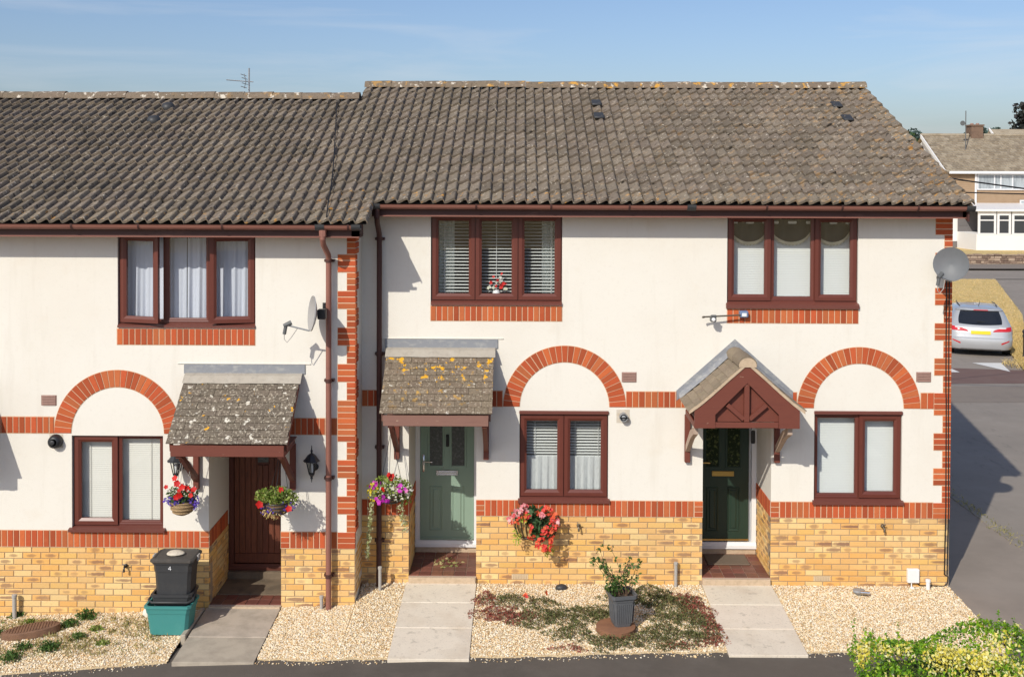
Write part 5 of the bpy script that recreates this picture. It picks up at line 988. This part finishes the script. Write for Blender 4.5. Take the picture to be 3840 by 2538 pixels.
T = bpy.data.objects['waste_caddy']; m = MB(); m.tube([(-4.325, -1.12, .30), (-4.35, -1.28, .255), (-4.30, -1.325, .24), (-3.88, -1.325, .24), (-3.83, -1.28, .255), (-3.855, -1.12, .30)], .014, 8); m.build('handle', M['blackpl'], T, 50)
T, ring, tt = tub('waste_box', -4.075, -1.11, .255, .70, .39, .29, .44, .33, M['blackpl'], 'black lidded box marked 4 on top of the stack', 'waste box')
m = MB(); m.loft([ring(.50, .39, .692), ring(.515, .405, .70), ring(.515, .405, .722), ring(.47, .36, .738), ring(.44, .33, .738), ring(.43, .32, .732)], True, 0, True); m.build('lid', M['lidpl'], T, 25)
m = MB(); x, z, y = -4.10, .625, -1.285
for a, b in (((x + .008, z - .022), (x + .008, z + .026)), ((x + .008, z + .026), (x - .016, z - .006)), ((x - .016, z - .006), (x + .019, z - .006))): m.tube([(a[0], y, a[1]), (b[0], y, b[1])], .0038, 5)
m.build('numeral', M['white'], T)
for px in (-4.34, -3.815): MB().box(px - .012, px + .012, -1.14, -1.05, .66, .73, 0, .005).build('clip', M['greypl'], T)
def stone(name, c, s, mat, label, cat='stone', seed=0):
    import bmesh
    bm = bmesh.new(); bmesh.ops.create_icosphere(bm, subdivisions=3, radius=1); r = random.Random(seed); k = [(Vector((r.gauss(0, 1), r.gauss(0, 1), r.gauss(0, 1))).normalized(), r.uniform(.05, .2)) for _ in range(8)]
    for v in bm.verts:
        f = 1 + sum(a * max(0, v.co.normalized().dot(d)) ** 3 for d, a in k) * .8; v.co = Vector((v.co.x * s[0], v.co.y * s[1], v.co.z * s[2])) * f
    me = bpy.data.meshes.new(name); bm.to_mesh(me); bm.free(); me.materials.append(mat); me.shade_smooth(); o = link(name, me, None, c); return tag(o, label, cat)
stone('stone', (-4.08, -1.13, .752), (.10, .065, .025), M['stone'], 'flat pale stone weighing down the lid of the top black box', seed=3)
stone('stone', (-4.56, -.70, -.155), (.055, .045, .065), M['white2'], 'rounded white stone by the plinth, left of the teal box', seed=5)
stone('stone', (.53, -.16, .0), (.07, .05, .04), M['blackpl'], 'dark lump at the foot of the plinth below the coral begonias', seed=8)
# manhole covers, solar lamp
m = MB(); c0 = (-5.80, -1.14, -.225); m.lathe([(.33, 0), (.33, .075), (.30, .085), (.0, .085)], c0, 32, 0, 'z', .42)
for i in range(-9, 10):
    x = i * .033; d = .42 * math.sqrt(max(0, .29 ** 2 - x * x)); m.box(c0[0] + x - .008, c0[0] + x + .008, c0[1] - d, c0[1] + d, c0[2] + .085, c0[2] + .091)
m.xf(Matrix.Translation(c0) @ Matrix.Rotation(R(16), 4, 'Z') @ Matrix.Rotation(R(-5), 4, 'Y') @ Matrix.Translation([-q for q in c0])); tag(m.build('manhole_cover', M['rust'], None, 40), 'ribbed brown oval cover lying in the weedy gravel', 'cover')
m = MB(); m.lathe([(.23, 0), (.23, .055), (.21, .06), (.0, .06)], (1.13, -1.30, -.06), 32); tag(m.build('manhole_cover', M['rust2'], None, 40), 'plain rust-brown round cover beneath the grey plant pot', 'cover')
T = thing('solar_lamp', (4.31, -.30, -.02), 'small silver solar lamp lying on the gravel under the rightmost window', 'lamp'); m = MB(); m.lathe([(.05, -.01), (.08, .02), (.075, .045), (.02, .055)], (4.28, -.28, 0), 16, 0, 'z', .7); m.build('lamp_body', M['grey'], T, 40)
m = MB(); m.tube([(4.28, -.34, .03), (4.39, -.36, .03)], .022, 10); m.build('lamp_tube', M['chrome'], T, 40)
# planter with shrub
PX_, PY_, PZ_ = 1.20, -1.25, .0
T = thing('plant_pot', (PX_, PY_, PZ_), 'ribbed dark grey plant pot standing on the rust-brown cover', 'plant pot'); m = MB(); rr = R(12)
def sqr(wd, z, c=.03): 
    q = wd / 2; p = [(-q + c, -q), (q - c, -q), (q, -q + c), (q, q - c), (q - c, q), (-q + c, q), (-q, q - c), (-q, -q + c)]; return [(PX_ + x * math.cos(rr) - y * math.sin(rr), PY_ + x * math.sin(rr) + y * math.cos(rr), PZ_ + z) for x, y in p]
m.loft([sqr(.20, 0), sqr(.215, .025), sqr(.255, .29), sqr(.265, .295), sqr(.275, .33), sqr(.31, .335), sqr(.315, .375), sqr(.28, .375), sqr(.26, .33)], True, 0, True); m.build('pot', M['pot'], T, 20); m = MB()
for s in range(4):
    for i in range(9):
        u = -.085 + i * .0213; a = rr + s * math.pi / 2; pts = []
        for z, wd in ((.045, .22), (.27, .253)):
            x, y = u * wd / .22, -wd / 2 - .001; pts.append((PX_ + x * math.cos(a) - y * math.sin(a), PY_ + x * math.sin(a) + y * math.cos(a), z))
        m.tube(pts, .0055, 5)
m.build('ribs', M['pot'], T)['kind'] = 'stuff'
m = MB(); m.add(sqr(.262, .34), [tuple(range(8))]); m.build('soil', M['soil'], T)
T = thing('potted_shrub', (PX_, PY_, .35), 'straggly green shrub growing in the dark grey pot', 'shrub'); m = MB(); tips = []
for i in range(22):
    a = random.uniform(-1.15, 1.0) - .2; b_ = random.uniform(-.5, .5); L_ = random.uniform(.20, .52) * (1.2 if a < -.2 else .85); p = Vector((PX_ + random.uniform(-.08, .08), PY_ + random.uniform(-.08, .08), .35)); pts = [p]
    d = Vector((math.sin(a) * .9, math.sin(b_) * .6, 1)).normalized()
    for s in range(4): p = p + d * L_ / 4; d = (d + Vector((random.uniform(-.2, .2), random.uniform(-.2, .2), -.05))).normalized(); pts.append(p)
    m.tube(pts, [.005, .004, .0035, .003, .002], 4); tips += pts[2:] + [pts[-1]] * 2
m.build('stems', M['twig'], T); vf('foliage', leaves(np.concatenate([clusters(np.array(tips), 3, .022), blob(150, (PX_ - .09, PY_ - .03, .44), (.12, .1, .10))]), .048, .5), M['leafg'], T, 'stuff')
# ------------------------------------------------------------------ sedum, weeds
def ground_leaves(patches, n, size, lift, mat, label, name='ground_cover'):
    P = []; tot = sum(a * b for _, _, a, b in patches)
    for x, y, a, b in patches:
        k = int(n * a * b / tot); t = rng.uniform(0, 6.283, k); r = np.sqrt(rng.uniform(0, 1, k)); wob = 1 + .28 * np.sin(3 * t + x * 7) + .18 * np.sin(7 * t + y * 5); X = x + a * r * wob * np.cos(t); Y = y + b * r * wob * np.sin(t)
        keep = (X > -.62) & (X < 2.42) & (Y < -.03) & (Y > yfront(X) - .05); cl = np.sin(X * 31 + 2 * np.sin(Y * 23)) * np.sin(Y * 37 + 2 * np.sin(X * 19)); keep &= rng.uniform(0, 1, k) < (.62 + .38 * cl); X, Y, r = X[keep], Y[keep], r[keep]
        P.append(np.stack([X, Y, zgrav(X, Y) + .012 + lift * (1.05 - r ** 2) * rng.uniform(.15, 1, len(X)) * (1 + .5 * np.sin(X * 43) * np.sin(Y * 51))], 1))
    return tag(vf(name, leaves(np.concatenate(P), size, .5, .9), mat, None), label, kind='stuff')
ground_leaves([(-.15, -.55, .30, .17), (.28, -.62, .2, .13), (.30, -1.02, .42, .24), (.75, -.92, .40, .24), (.62, -1.40, .28, .20), (1.02, -.98, .2, .2), (1.55, -.42, .42, .30), (1.85, -.62, .36, .30), (1.75, -1.02, .24, .16), (2.05, -.95, .22, .25), (1.42, -1.58, .46, .21), (1.0, -1.62, .22, .18), (1.95, -1.48, .32, .2), (1.62, -1.30, .25, .14), (2.15, -1.2, .16, .3)], 24000, .026, .085, M['sedum'], 'low grey-green sedum spreading over the gravel around the pot')
ground_leaves([(-.42, -.52, .16, .2), (-.30, -.92, .34, .20), (-.05, -1.0, .3, .16), (2.15, -.75, .20, .34), (2.27, -1.25, .13, .38), (2.05, -.45, .2, .12), (.55, -1.75, .2, .07), (1.85, -1.66, .25, .06), (2.2, -1.55, .14, .12)], 7500, .026, .06, M['sedumred'], 'dark red sedum along the path edges')
vf('fallen_flowers', flowers(np.array([(.06, -.66, .09), (.09, -.68, .08), (.33, -.52, .07), (.08, -.64, .09)]), .06, (0, -.5, 1)), M['begonia_petal'])
tag(bpy.data.objects['fallen_flowers'], 'few orange petals fallen on the sedum below the trough', kind='stuff')
wp_ = [(-5.30, -.74, .13, 'leafy green weed clump by the plinth right of the oval cover'), (-5.43, -.95, .11, 'green weed clump touching the right end of the oval cover'), (-5.95, -.82, .07, 'tiny green weed tuft behind the oval cover'), (-6.28, -1.18, .15, 'broad green weeds left of the oval cover'), (-6.22, -.62, .09, 'green weed at the foot of the far left pipe stub'), (-5.72, -1.52, .10, 'small weed in front of the oval cover'), (-5.42, -1.55, .13, 'wider grey-green weed patch in the left gravel'), (-5.18, -1.28, .09, 'low weed in the middle of the left gravel'), (-4.83, -1.45, .08, 'small weed tuft nearest the grey path'), (-5.75, -1.78, .12, 'dandelion-like weed at the front edge of the left gravel'), (-5.05, -1.08, .08, 'small dull weed halfway to the stacked boxes')]
for x, y, s, lb in wp_:
    z = float(zgrav(x, y)); o = thing('weed', (x, y, z), lb, 'weed', 'weeds in the left-hand gravel'); n = int(150 * (s / .1) ** 2); P = np.stack([rng.normal(x, s * .45, n), rng.normal(y, s * .4, n), z + rng.uniform(.01, s * .7, n)], 1); vf('foliage', leaves(P, .045, .4, .8), M['leafg'] if s > .085 else M['leaflime'], o, 'stuff')
n = 6500; x = rng.uniform(-6.4, -4.1, n); y = rng.uniform(-1.75, -.75, n); k = rng.uniform(0, 1, n) < np.clip(.22 + .30 * np.sin(x * 4.1 + 1) * np.sin(y * 6.3 + x) + .22 * np.sin(x * 13 + y * 7) * np.sin(y * 17 - x * 5), .03, .8); x, y = x[k], y[k]
tag(vf('dry_weeds', leaves(np.stack([x, y, zgrav(x, y) + .025], 1), .06, .2, 1.2), M['drystalk2'], None), 'thin dry grass scattered through the left-hand gravel', kind='stuff')
n = 330; y = np.concatenate([rng.normal(3.4, .35, n // 3), rng.normal(2.2, .3, n // 3), rng.uniform(.5, 4.5, n // 3)]); x = 7.2 + rng.normal(0, .06, len(y)); tag(vf('kerb_weeds', leaves(np.stack([x, y, np.array([hpav(0, q) for q in y]) + rng.uniform(0, .04, len(y))], 1), .055, .2, 1.0), M['drystalk2'], None), 'dry weeds along the kerb of the side road', kind='stuff')
# litter swept into the middle porch
P = np.stack([rng.uniform(-1.15, -.75, 46), rng.uniform(.25, .62, 46), np.full(46, .093)], 1); tag(vf('leaf_litter', leaves(P, .055, .6, 0), M['drystalk2'], None), 'dry leaves and scraps on the floor of the green door porch', kind='stuff')
# ------------------------------------------------------------------ hedge
n = 1
def hedge_top(x, y): return 1.25 + .06 * np.sin(x * 3.1 + 1) + .05 * np.sin(x * 7.3 + y * 5) + .04 * np.sin(y * 9 + x * 4)
T = thing('hedge', (4.4, -5.0, -.12), 'golden variegated hedge in the bottom right foreground', 'hedge')
def hedge_pts(n):
    x = rng.uniform(2.93, 5.9, n); y = rng.uniform(-6.2, -4.25, n); ed = np.minimum(np.minimum(x - 2.9, 5.95 - x), np.minimum(y + 6.25, -4.22 - y)); z = hedge_top(x, y) - .22 * np.exp(-ed / .06) * .8 - np.abs(rng.normal(0, .05, n)); return np.stack([x, y, z], 1)
def hedge_side(n):
    s = rng.integers(0, 2, n); x = np.where(s == 0, 2.9 + np.abs(rng.normal(0, .05, n)), rng.uniform(3.0, 5.9, n)); y = np.where(s == 0, rng.uniform(-6.2, -4.4, n), -4.26 - np.abs(rng.normal(0, .05, n))); z = rng.uniform(-.1, 1.14, n); return np.stack([x + .05 * np.sin(z * 9), y + .04 * np.sin(x * 8 + z * 6), z], 1)
top = hedge_pts(26000); g = np.sin(top[:, 0] * 5.2 + 1.3 * np.sin(top[:, 1] * 6)) + np.sin(top[:, 1] * 8 + top[:, 0] * 2.3) + .9 * np.sin(top[:, 0] * 14) * np.sin(top[:, 1] * 13) + (-4.75 - top[:, 1]) * 1.6
gold = g + rng.normal(0, .5, len(top)) > .55
sp = []
for i in range(90):
    x, y = rng.uniform(2.95, 5.8), rng.uniform(-5.6, -4.26); h0 = float(hedge_top(x, y)); dx, dy = rng.normal(0, .15), rng.normal(0, .15); ln = rng.uniform(.05, .17)
    for t in np.linspace(0, 1, 7): sp.append((x + dx * ln * t, y + dy * ln * t, h0 - .04 + ln * t))
sp = clusters(np.array(sp), 2, .009)
vf('green_foliage', leaves(np.concatenate([top[~gold], hedge_side(9000), sp]), .032, .55, .7), M['leafvar'], T, 'stuff'); gp = top[gold] + np.array([0, 0, .018]); vf('golden_foliage', leaves(np.concatenate([gp, gp[::2] + rng.normal(size=gp[::2].shape) * .012 + np.array([0, 0, .012])]), .034, .55, .9), M['leafgold'], T, 'stuff')
m = MB()
for i in range(30):
    x, y = random.uniform(3.2, 5.7), random.uniform(-6, -4.6); m.tube([(x, y, -.15), (x + random.uniform(-.1, .1), y + random.uniform(-.1, .1), .6), (x + random.uniform(-.2, .2), y + random.uniform(-.15, .15), 1.02)], [.02, .014, .006], 5)
m.build('stems', M['twig'], T); m = MB(); m.box(3.03, 5.82, -6.1, -4.4, -.1, 1.06, 0, .12); m.build('inner_shade', M['hedgecore'], T)  # dark solid box stands in for the shade between the leaves
# ------------------------------------------------------------------ aerial on the rear roof
T = thing('tv_aerial', (-4.725, 5.0, 6.1), 'thin television aerial rising behind the left roof ridge', 'aerial')
m = MB(); m.tube([(-4.725, 5, 6.0), (-4.725, 5, 7.05)], .014, 6); m.build('mast', M['grey'], T); m = MB(); m.tube([(-5.12, 5.0, 6.845), (-4.65, 5.0, 6.81)], .009, 5)
for i in range(9): x = -5.10 + i * .036; m.tube([(x, 4.93, 6.842 - i * .003), (x, 5.07, 6.842 - i * .003)], .004, 4)
m.build('boom', M['grey'], T); m = MB()
for dz in (-.10, -.04, .05, .11): m.tube([(-4.79 - abs(dz) * .3, 4.8, 6.82 + dz), (-4.79 - abs(dz) * .3, 5.2, 6.82 + dz)], .006, 4)
m.tube([(-4.78, 5, 6.82), (-4.81, 5, 6.95)], .006, 4); m.tube([(-4.78, 5, 6.82), (-4.81, 5, 6.70)], .006, 4); m.build('reflector', M['grey'], T)
# ------------------------------------------------------------------ parked car
CX, CYY, CH = 13.62, 18.35, R(-17); CZ = hy(18.9) + .002
CMT = Matrix.Translation((CX, CYY, CZ)) @ Matrix.Rotation(CH, 4, 'Z') @ Matrix.Diagonal((1, 1, .955, 1))
T = thing('parked_car', (CX, CYY, CZ), 'silver estate car parked beside the dry grass verge, seen from behind', 'car')
LV = [(.19, .78, .14, 4.10), (.24, .84, .05, 4.22), (.36, .875, .0, 4.32), (.50, .885, .0, 4.34), (.57, .89, .012, 4.34), (.60, .885, .05, 4.33), (.72, .89, .075, 4.32), (.84, .888, .095, 4.25), (.93, .87, .14, 4.05), (.985, .845, .20, 3.25), (1.10, .795, .29, 2.95), (1.25, .735, .40, 2.6), (1.36, .685, .49, 2.35), (1.395, .665, .44, 2.25), (1.425, .64, .46, 2.15), (1.46, .57, .60, 2.0), (1.48, .45, .80, 1.85)]
ZL = [l[0] for l in LV]
def cw(z): return [float(np.interp(z, ZL, [l[i] for l in LV])) for i in (1, 2, 3)]
def crear(x, z, off=0.0):
    hw, yr, yf = cw(z); r = .30; q = max(0, abs(x) - (hw - r)); q = min(q, r * .999); return yr + r * .62 * (1 - math.sqrt(1 - (q / r) ** 2)) + .05 * (x / hw) ** 2 - off
def crng(z):
    hw, yr, yf = cw(z); r = .30; pts = []
    for x in np.concatenate([np.linspace(-hw + .0, -hw + r, 7), np.linspace(-hw + r, hw - r, 7)[1:-1], np.linspace(hw - r, hw, 7)]): pts.append((x, crear(x, z), z))
    for x in np.linspace(hw, -hw, 11): pts.append((x, yf - .25 * abs(x / hw) ** 3, z))
    return pts
m = MB(); m.loft([crng(z) for z in ZL], True, 0, True); m.xf(CMT); m.build('body', M['carp'], T, 38)
def patch(name, f, mat, nx=14, nz=6, off=.006, par=None):
    """f(u,v)->(x,z) on the rear surface"""
    m = MB(); rows = [[(lambda p: (p[0], crear(p[0], p[1], off), p[1]))(f(i / nx, j / nz)) for i in range(nx + 1)] for j in range(nz + 1)]
    m.loft(rows, False); m.xf(CMT); return m.build(name, mat, par or T, 40)
patch('rear_window', lambda u, v: ((2 * u - 1) * (.665 - .13 * v - .07 * (1 - v) ** 3) * (1), 1.0 + .365 * v - .03 * (1 - (2 * u - 1) ** 2) * (1 - v) + .0), M['carglass'])
patch('brake_light', lambda u, v: (-.20 + .40 * u + .03, 1.395 + .022 * v), M['lamp'], 8, 1)
for s in (-1, 1):
    patch('tail_light', lambda u, v, s=s: (s * (.34 + .515 * u), .80 + .06 * u ** .5 * (1 if v < .5 else 1) * v * 2.3 - .02 * (1 - u) * (1 - v)), M['lamp'], 12, 4)
    patch('reverse_light', lambda u, v, s=s: (s * (.50 + .20 * u), .882 + .032 * v), M['lampw'], 6, 1, .009)
    patch('reflector', lambda u, v, s=s: (s * (.56 + .22 * u), .40 + .10 * u + .05 * v * (1 - .3 * u)), M['lamp'], 6, 2)
    m = MB(); sx = s * 1.0; rows = [[(s * (cw(z)[0] + .004), y, z) for y in (.75 + (z - 1) * .8, 1.45, 2.45 - (z - 1) * .8)] for z in (1.02, 1.18, 1.33)]; m.loft(rows, False); m.xf(CMT); m.build('side_window', M['carglass'], T)
    for y in (.80, 3.42):
        w_ = MB(); w_.lathe([(.22, 0), (.31, .01), (.315, .05), (.315, .16), (.31, .20), (.22, .21)], (0, 0, 0), 24, 0, 'x'); w_.xf(CMT @ Matrix.Translation((s * .885 - (.21 if s > 0 else 0), y, .315))); W_ = w_.build('wheel', M['tyre'], T, 40)
        w_ = MB(); w_.lathe([(.0, 0), (.20, .0), (.215, .03), (.2, .06)], (0, 0, 0), 20, 0, 'x'); w_.xf(CMT @ Matrix.Translation((s * .889 - (.06 if s > 0 else 0), y, .315))); w_.build('rim', M['grey'], W_, 40)
patch('number_plate', lambda u, v: (-.27 + .54 * u, .70 + .105 * v), M['plate'], 6, 1, .02)
patch('bumper_trim', lambda u, v: (-.55 + 1.1 * u, .205 + .05 * v), M['blackpl'], 8, 1, .008)
m = MB(); m.tube([(.08, .42, 1.045), (.02, .38, 1.06), (-.18, .36, 1.075)], .012, 5); m.xf(CMT @ Matrix.Translation((.1, -.13, -.005))); m.build('wiper', M['black'], T)
m = MB(); m.tube([(0.02, .95, 1.48), (0.04, .80, 1.66)], [.010, .004], 6); m.xf(CMT); m.build('roof_aerial', M['black'], T)
for s in (-1, 1):
    m = MB(); m.tube([(s * .52, .85, 1.475), (s * .54, 1.6, 1.50), (s * .52, 2.1, 1.475)], .016, 6); m.xf(CMT); m.build('roof_rail', M['blackpl'], T)
# bollard
T = thing('bollard', (14.78, 18.0, hy(18)), 'black bollard at the right edge beside the silver car', 'bollard')
m = MB(); m.lathe([(.10, 0), (.10, .10), (.075, .13), (.075, .66), (.09, .68), (.09, .72), (.075, .74), (.085, .78), (.10, .80), (.10, .84), (.06, .90), (.0, .92)], (14.78, 18.0, hy(18) - .01), 18); m.build('post', M['black'], T, 40)
P = np.stack([rng.normal(14.0, .18, 160), rng.normal(16.7, .3, 160), np.full(160, hy(17)) + rng.uniform(0, .16, 160)], 1); tag(vf('dry_weeds', leaves(P, .17, .10, 1.5), M['drystalk'], None), 'tall straw weeds at the tip of the verge behind the car', kind='stuff')
# ------------------------------------------------------------------ house across the road
T = thing('background_house', (33, 58, .3), 'distant house with brown hung tiles and a white glazed porch across the road', 'house'); hx0, hx1 = 27.2, 47.0
m = MB(); m.box(hx0, hx1, 56, 64, -.5, 2.93); m.build('wall', M['whitewall'], T)
m = MB(); m.prismx([(56.01, 2.93), (56.01, 5.28), (60, 7.5), (63.99, 5.28), (63.99, 2.93)], hx0 + .01, hx1 - .01); m.build('gable_wall', M['whitewall'], T)
me = MB(); n = 17
for i in range(n):
    z0 = 2.95 + i * .128; me.prismx([(56.0, z0), (55.955, z0 + .004), (55.985, z0 + .132), (56.0, z0 + .132)], hx0 + .02, hx1)
me.build('hung_tiles', M['hung'], T)['kind'] = 'stuff'
m = MB(); nr = 16; dy, dz_ = 4.35 / nr, 2.42 / nr
for i in range(nr):
    y, z = 55.65 + i * dy, 5.20 + i * dz_; k = int((hx1 - hx0 + .5) / .34)
    for j in range(k):
        x = hx0 - .25 + j * .34 + (.17 if i % 2 else 0); q = random.uniform(0, .012); m.add([(x, y - .02, z + .045 + q), (x + .33, y - .02, z + .045 + q), (x + .33, y + dy, z + dz_ + .012), (x, y + dy, z + dz_ + .012), (x, y - .02, z), (x + .33, y - .02, z)], [(0, 1, 2, 3), (4, 5, 1, 0)])
o = m.build('roof_tiles', M['bgtile2'], T); o['kind'] = 'stuff'
MB().quad((hx0 - .2, 60, 7.63), (hx1, 60, 7.63), (hx1, 64.4, 5.2), (hx0 - .2, 64.4, 5.2)).quad((hx0 - .2, 55.66, 5.19), (hx1, 55.66, 5.19), (hx1, 60, 7.6), (hx0 - .2, 60, 7.6)).build('roof', M['bgtile2'], T)
m = MB(); m.tube([(hx0 - .25, 60, 7.66), (hx1, 60, 7.66)], .11, 8); m.build('ridge', M['bgtile2'], T)
m = MB(); m.add([(x, y, z) for x in (hx0 - .28, hx0 - .22) for y, z in ((55.6, 5.02), (60, 7.44), (60, 7.70), (55.6, 5.26))], [(0, 1, 2, 3), (7, 6, 5, 4), (0, 4, 5, 1), (3, 2, 6, 7), (0, 3, 7, 4)]); m.build('barge_board', M['white'], T)
MB().box(hx0, hx1, 55.6, 55.7, 5.08, 5.24).build('fascia', M['white'], T); MB().box(28.93, 29.03, 55.85, 55.94, 2.93, 5.1).build('downpipe', M['white'], T)
MB().box(hx0 - .02, 28.0, 55.96, 55.99, .2, .78).build('plinth', M['bgplinth'], T)
def bgwin(x0, x1, z0, z1, y, mull, blinds=False):
    m = MB(); f = .07; m.box(x0, x1, y - .05, y + .02, z1 - f, z1).box(x0, x1, y - .05, y + .02, z0, z0 + f)
    for x in [x0] + mull + [x1 - f]: m.box(x, x + f, y - .048, y + .018, z0 + f, z1 - f)
    W = m.build('window', M['white'], T); MB().box(x0 + .02, x1 - .02, y - .012, y - .008, z0 + .02, z1 - .02).build('pane', M['bgpane'] if not blinds else M['bgcurt'], W)
bgwin(29.09, 32.4, 4.05, 5.06, 55.95, [30.15, 30.55, 31.3], True); bgwin(33.6, 36.0, 4.05, 5.06, 55.95, [34.7], True); bgwin(31.8, 33.2, 2.98, 3.42, 55.92, [32.4], True)
MB().box(28.05, 28.38, 55.93, 55.995, 1.88, 2.24).build('window', M['bgpane'], T); MB().box(27.95, 28.5, 55.88, 55.99, 1.78, 1.85).build('sill', M['bgplinth'], T)
MB().box(30.2, 30.98, 59.6, 60.5, 7.2, 8.26).box(30.14, 31.04, 59.54, 60.56, 8.261, 8.36).build('chimney', M['bgbrick'], T)
m = MB(); 
for x in (30.4, 30.78): m.lathe([(.12, 0), (.10, .10)], (x, 60.05, 8.361), 10)
m.build('chimney_pot', M['terra'], T)['kind'] = 'stuff'
# porch extension
px0, px1, py = 27.86, 36.0, 53.0
MB().box(px0, px1, py, 55.94, -.3, 1.40).build('porch_wall', M['whitewall'], T)
m = MB(); m.prismx([(py - .2, 2.80), (55.93, 3.15), (55.93, 3.22), (py - .2, 2.93)], px0 - .1, px1); m.build('porch_roof', M['white'], T)
MB().quad((px0, 55.9, 1.4), (px1, 55.9, 1.4), (px1, 55.9, 2.8), (px0, 55.9, 2.8)).build('porch_back_wall', M['bgplinth'], T)
for a, b in ((27.95, 29.05), (29.12, 29.95), (30.02, 31.6), (31.7, 33.2)):
    z0 = 1.40; m = MB(); f = .13
    m.box(a, b, py - .02, py + .06, 2.55, 2.80).box(a, b, py - .02, py + .06, z0, z0 + .07).box(a, a + f, py - .018, py + .058, z0 + .07, 2.55).box(b - f, b, py - .018, py + .058, z0 + .07, 2.55).box(a + f, b - f, py - .018, py + .058, 2.22, 2.29)
    W = m.build('porch_window', M['white'], T); MB().box(a + .02, b - .02, py + .015, py + .02, z0 + .02, 2.7).build('pane', M['bgpane'], W)
m = MB(); m.tube([(29.24, 58.2, 6.5), (29.24, 58.2, 9.2)], .03, 6); m.box(28.95, 29.24, 58.15, 58.25, 8.35, 8.42); m.lathe([(.02, 0), (.16, .03), (.17, .05)], (29.0, 58.15, 8.38), 10, 0, 'y'); tag(m.build('aerial_mast', M['greylnb'], None), 'tall thin mast rising behind the distant tiled roof', 'mast')
# second house behind
T = thing('background_house', (46, 78, .4), 'pale house partly hidden beyond the distant tiled roof, at the right edge', 'house')
MB().box(39.9, 54, 75, 82, -.2, 6.3).build('wall', M['whitewall'], T); m = MB(); m.prismx([(74.7, 6.25), (78.5, 8.75), (82.3, 6.25)], 39.5, 54.2); m.build('roof', M['bgtile2'], T)
m = MB(); m.add([(x, y, z) for x in (39.4, 39.48) for y, z in ((74.6, 6.1), (78.5, 8.66), (78.5, 8.86), (74.6, 6.35))], [(0, 1, 2, 3), (7, 6, 5, 4), (0, 4, 5, 1), (3, 2, 6, 7), (0, 3, 7, 4)]); m.build('barge_board', M['white'], T)
# rubble garden wall
T = thing('garden_wall', (35, 46.4, .05), 'low rubble stone garden wall in front of the distant lawn', 'wall')
MB().box(14, 60, 46.3, 46.55, -.2, .52).build('wall_core', M['stonewall'], T); m = MB()
for row in range(4):
    x = 14.0
    while x < 60: l = random.uniform(.18, .5); z = .06 + row * .135; m.box(x, x + l - .02, 46.24 + random.uniform(0, .04), 46.32, z, z + .12 + random.uniform(-.01, .015), 0, .015); x += l
x = 14.0
while x < 60: l = random.uniform(.25, .6); m.box(x, x + l - .02, 46.22, 46.6, .60, .68 + random.uniform(-.03, .03), 0, .02); x += l
m.build('stones', M['stonewall2'], T)['kind'] = 'stuff'
# trees
def tree(name, x, y, z0, h_, r, nleaf, size, lm, label, cat='tree', lobes=9, squash=.8):
    T = thing(name, (x, y, z0), label, cat); m = MB(); c = Vector((x, y, z0 + h_ - r * squash)); m.tube([(x, y, z0 - .3), (x + .1, y, z0 + h_ * .35), tuple(c)], [.09 * r, .07 * r, .03 * r], 7); P = []
    for i in range(lobes):
        d = Vector(rdirs(1)[0]); d.z *= squash; q = c + d * r * random.uniform(.45, .85); m.tube([tuple(c - Vector((0, 0, r * .5))), tuple(q)], [.04 * r, .012 * r], 5); P.append(blob(nleaf // lobes, q, (r * .42, r * .42, r * .34), .45))
    m.build('trunk', M['bark'], T); vf('crown', leaves(np.concatenate(P), size, .7, .3, .4), lm, T, 'stuff')
tree('tree', 45.6, 80, .5, 12.4, 3.3, 3600, .42, M['treeleaf'], 'dark purple-leaved tree cut off by the right edge of the picture', lobes=15, squash=.9)
tree('tree', 41.0, 104, .8, 8.5, 2.9, 3000, .40, M['midleaf'], 'fresh green tree just beyond the end of the tiled roof')
PT = []
for i in range(150):
    x = -20 + i * 2.3 + random.uniform(-2, 2); y = 330 + random.uniform(-12, 12); top = 17.2 + 1.0 * math.sin(i * .55) + random.uniform(-1.0, 1.0); r = random.uniform(1.8, 3.4)
    PT.append(blob(260, (x, y, top - r * .8), (r, r, r * .8), .4)); PT.append(blob(120, (x, y, top - r * 2.2), (r * .9, r * .9, r * 1.2), .4))
tag(vf('treeline', leaves(np.concatenate(PT), .9, .8, .2), M['farleaf'], None), 'far line of trees with painted blue haze on the horizon beyond the distant house', kind='stuff')
# overhead cables
def sag(a, b, s, n=16): return [tuple(Vector(a).lerp(Vector(b), t) - Vector((0, 0, s * 4 * t * (1 - t)))) for t in np.linspace(0, 1, n)]
T = MB(); T.tube(sag((5.45, 7.3, 5.66), (30, 9.0, 5.4), 1.1), .017, 6); tag(T.build('overhead_cable', M['cable'], None), 'thick black overhead cable running right from behind the gable roof', 'cable')
T = MB(); T.tube(sag((5.3, 7.4, 5.0), (40, 24, 5.3), .45, 24), .014, 5); tag(T.build('overhead_cable', M['cable'], None), 'thinner overhead cable crossing in front of the distant tiled roof', 'cable')
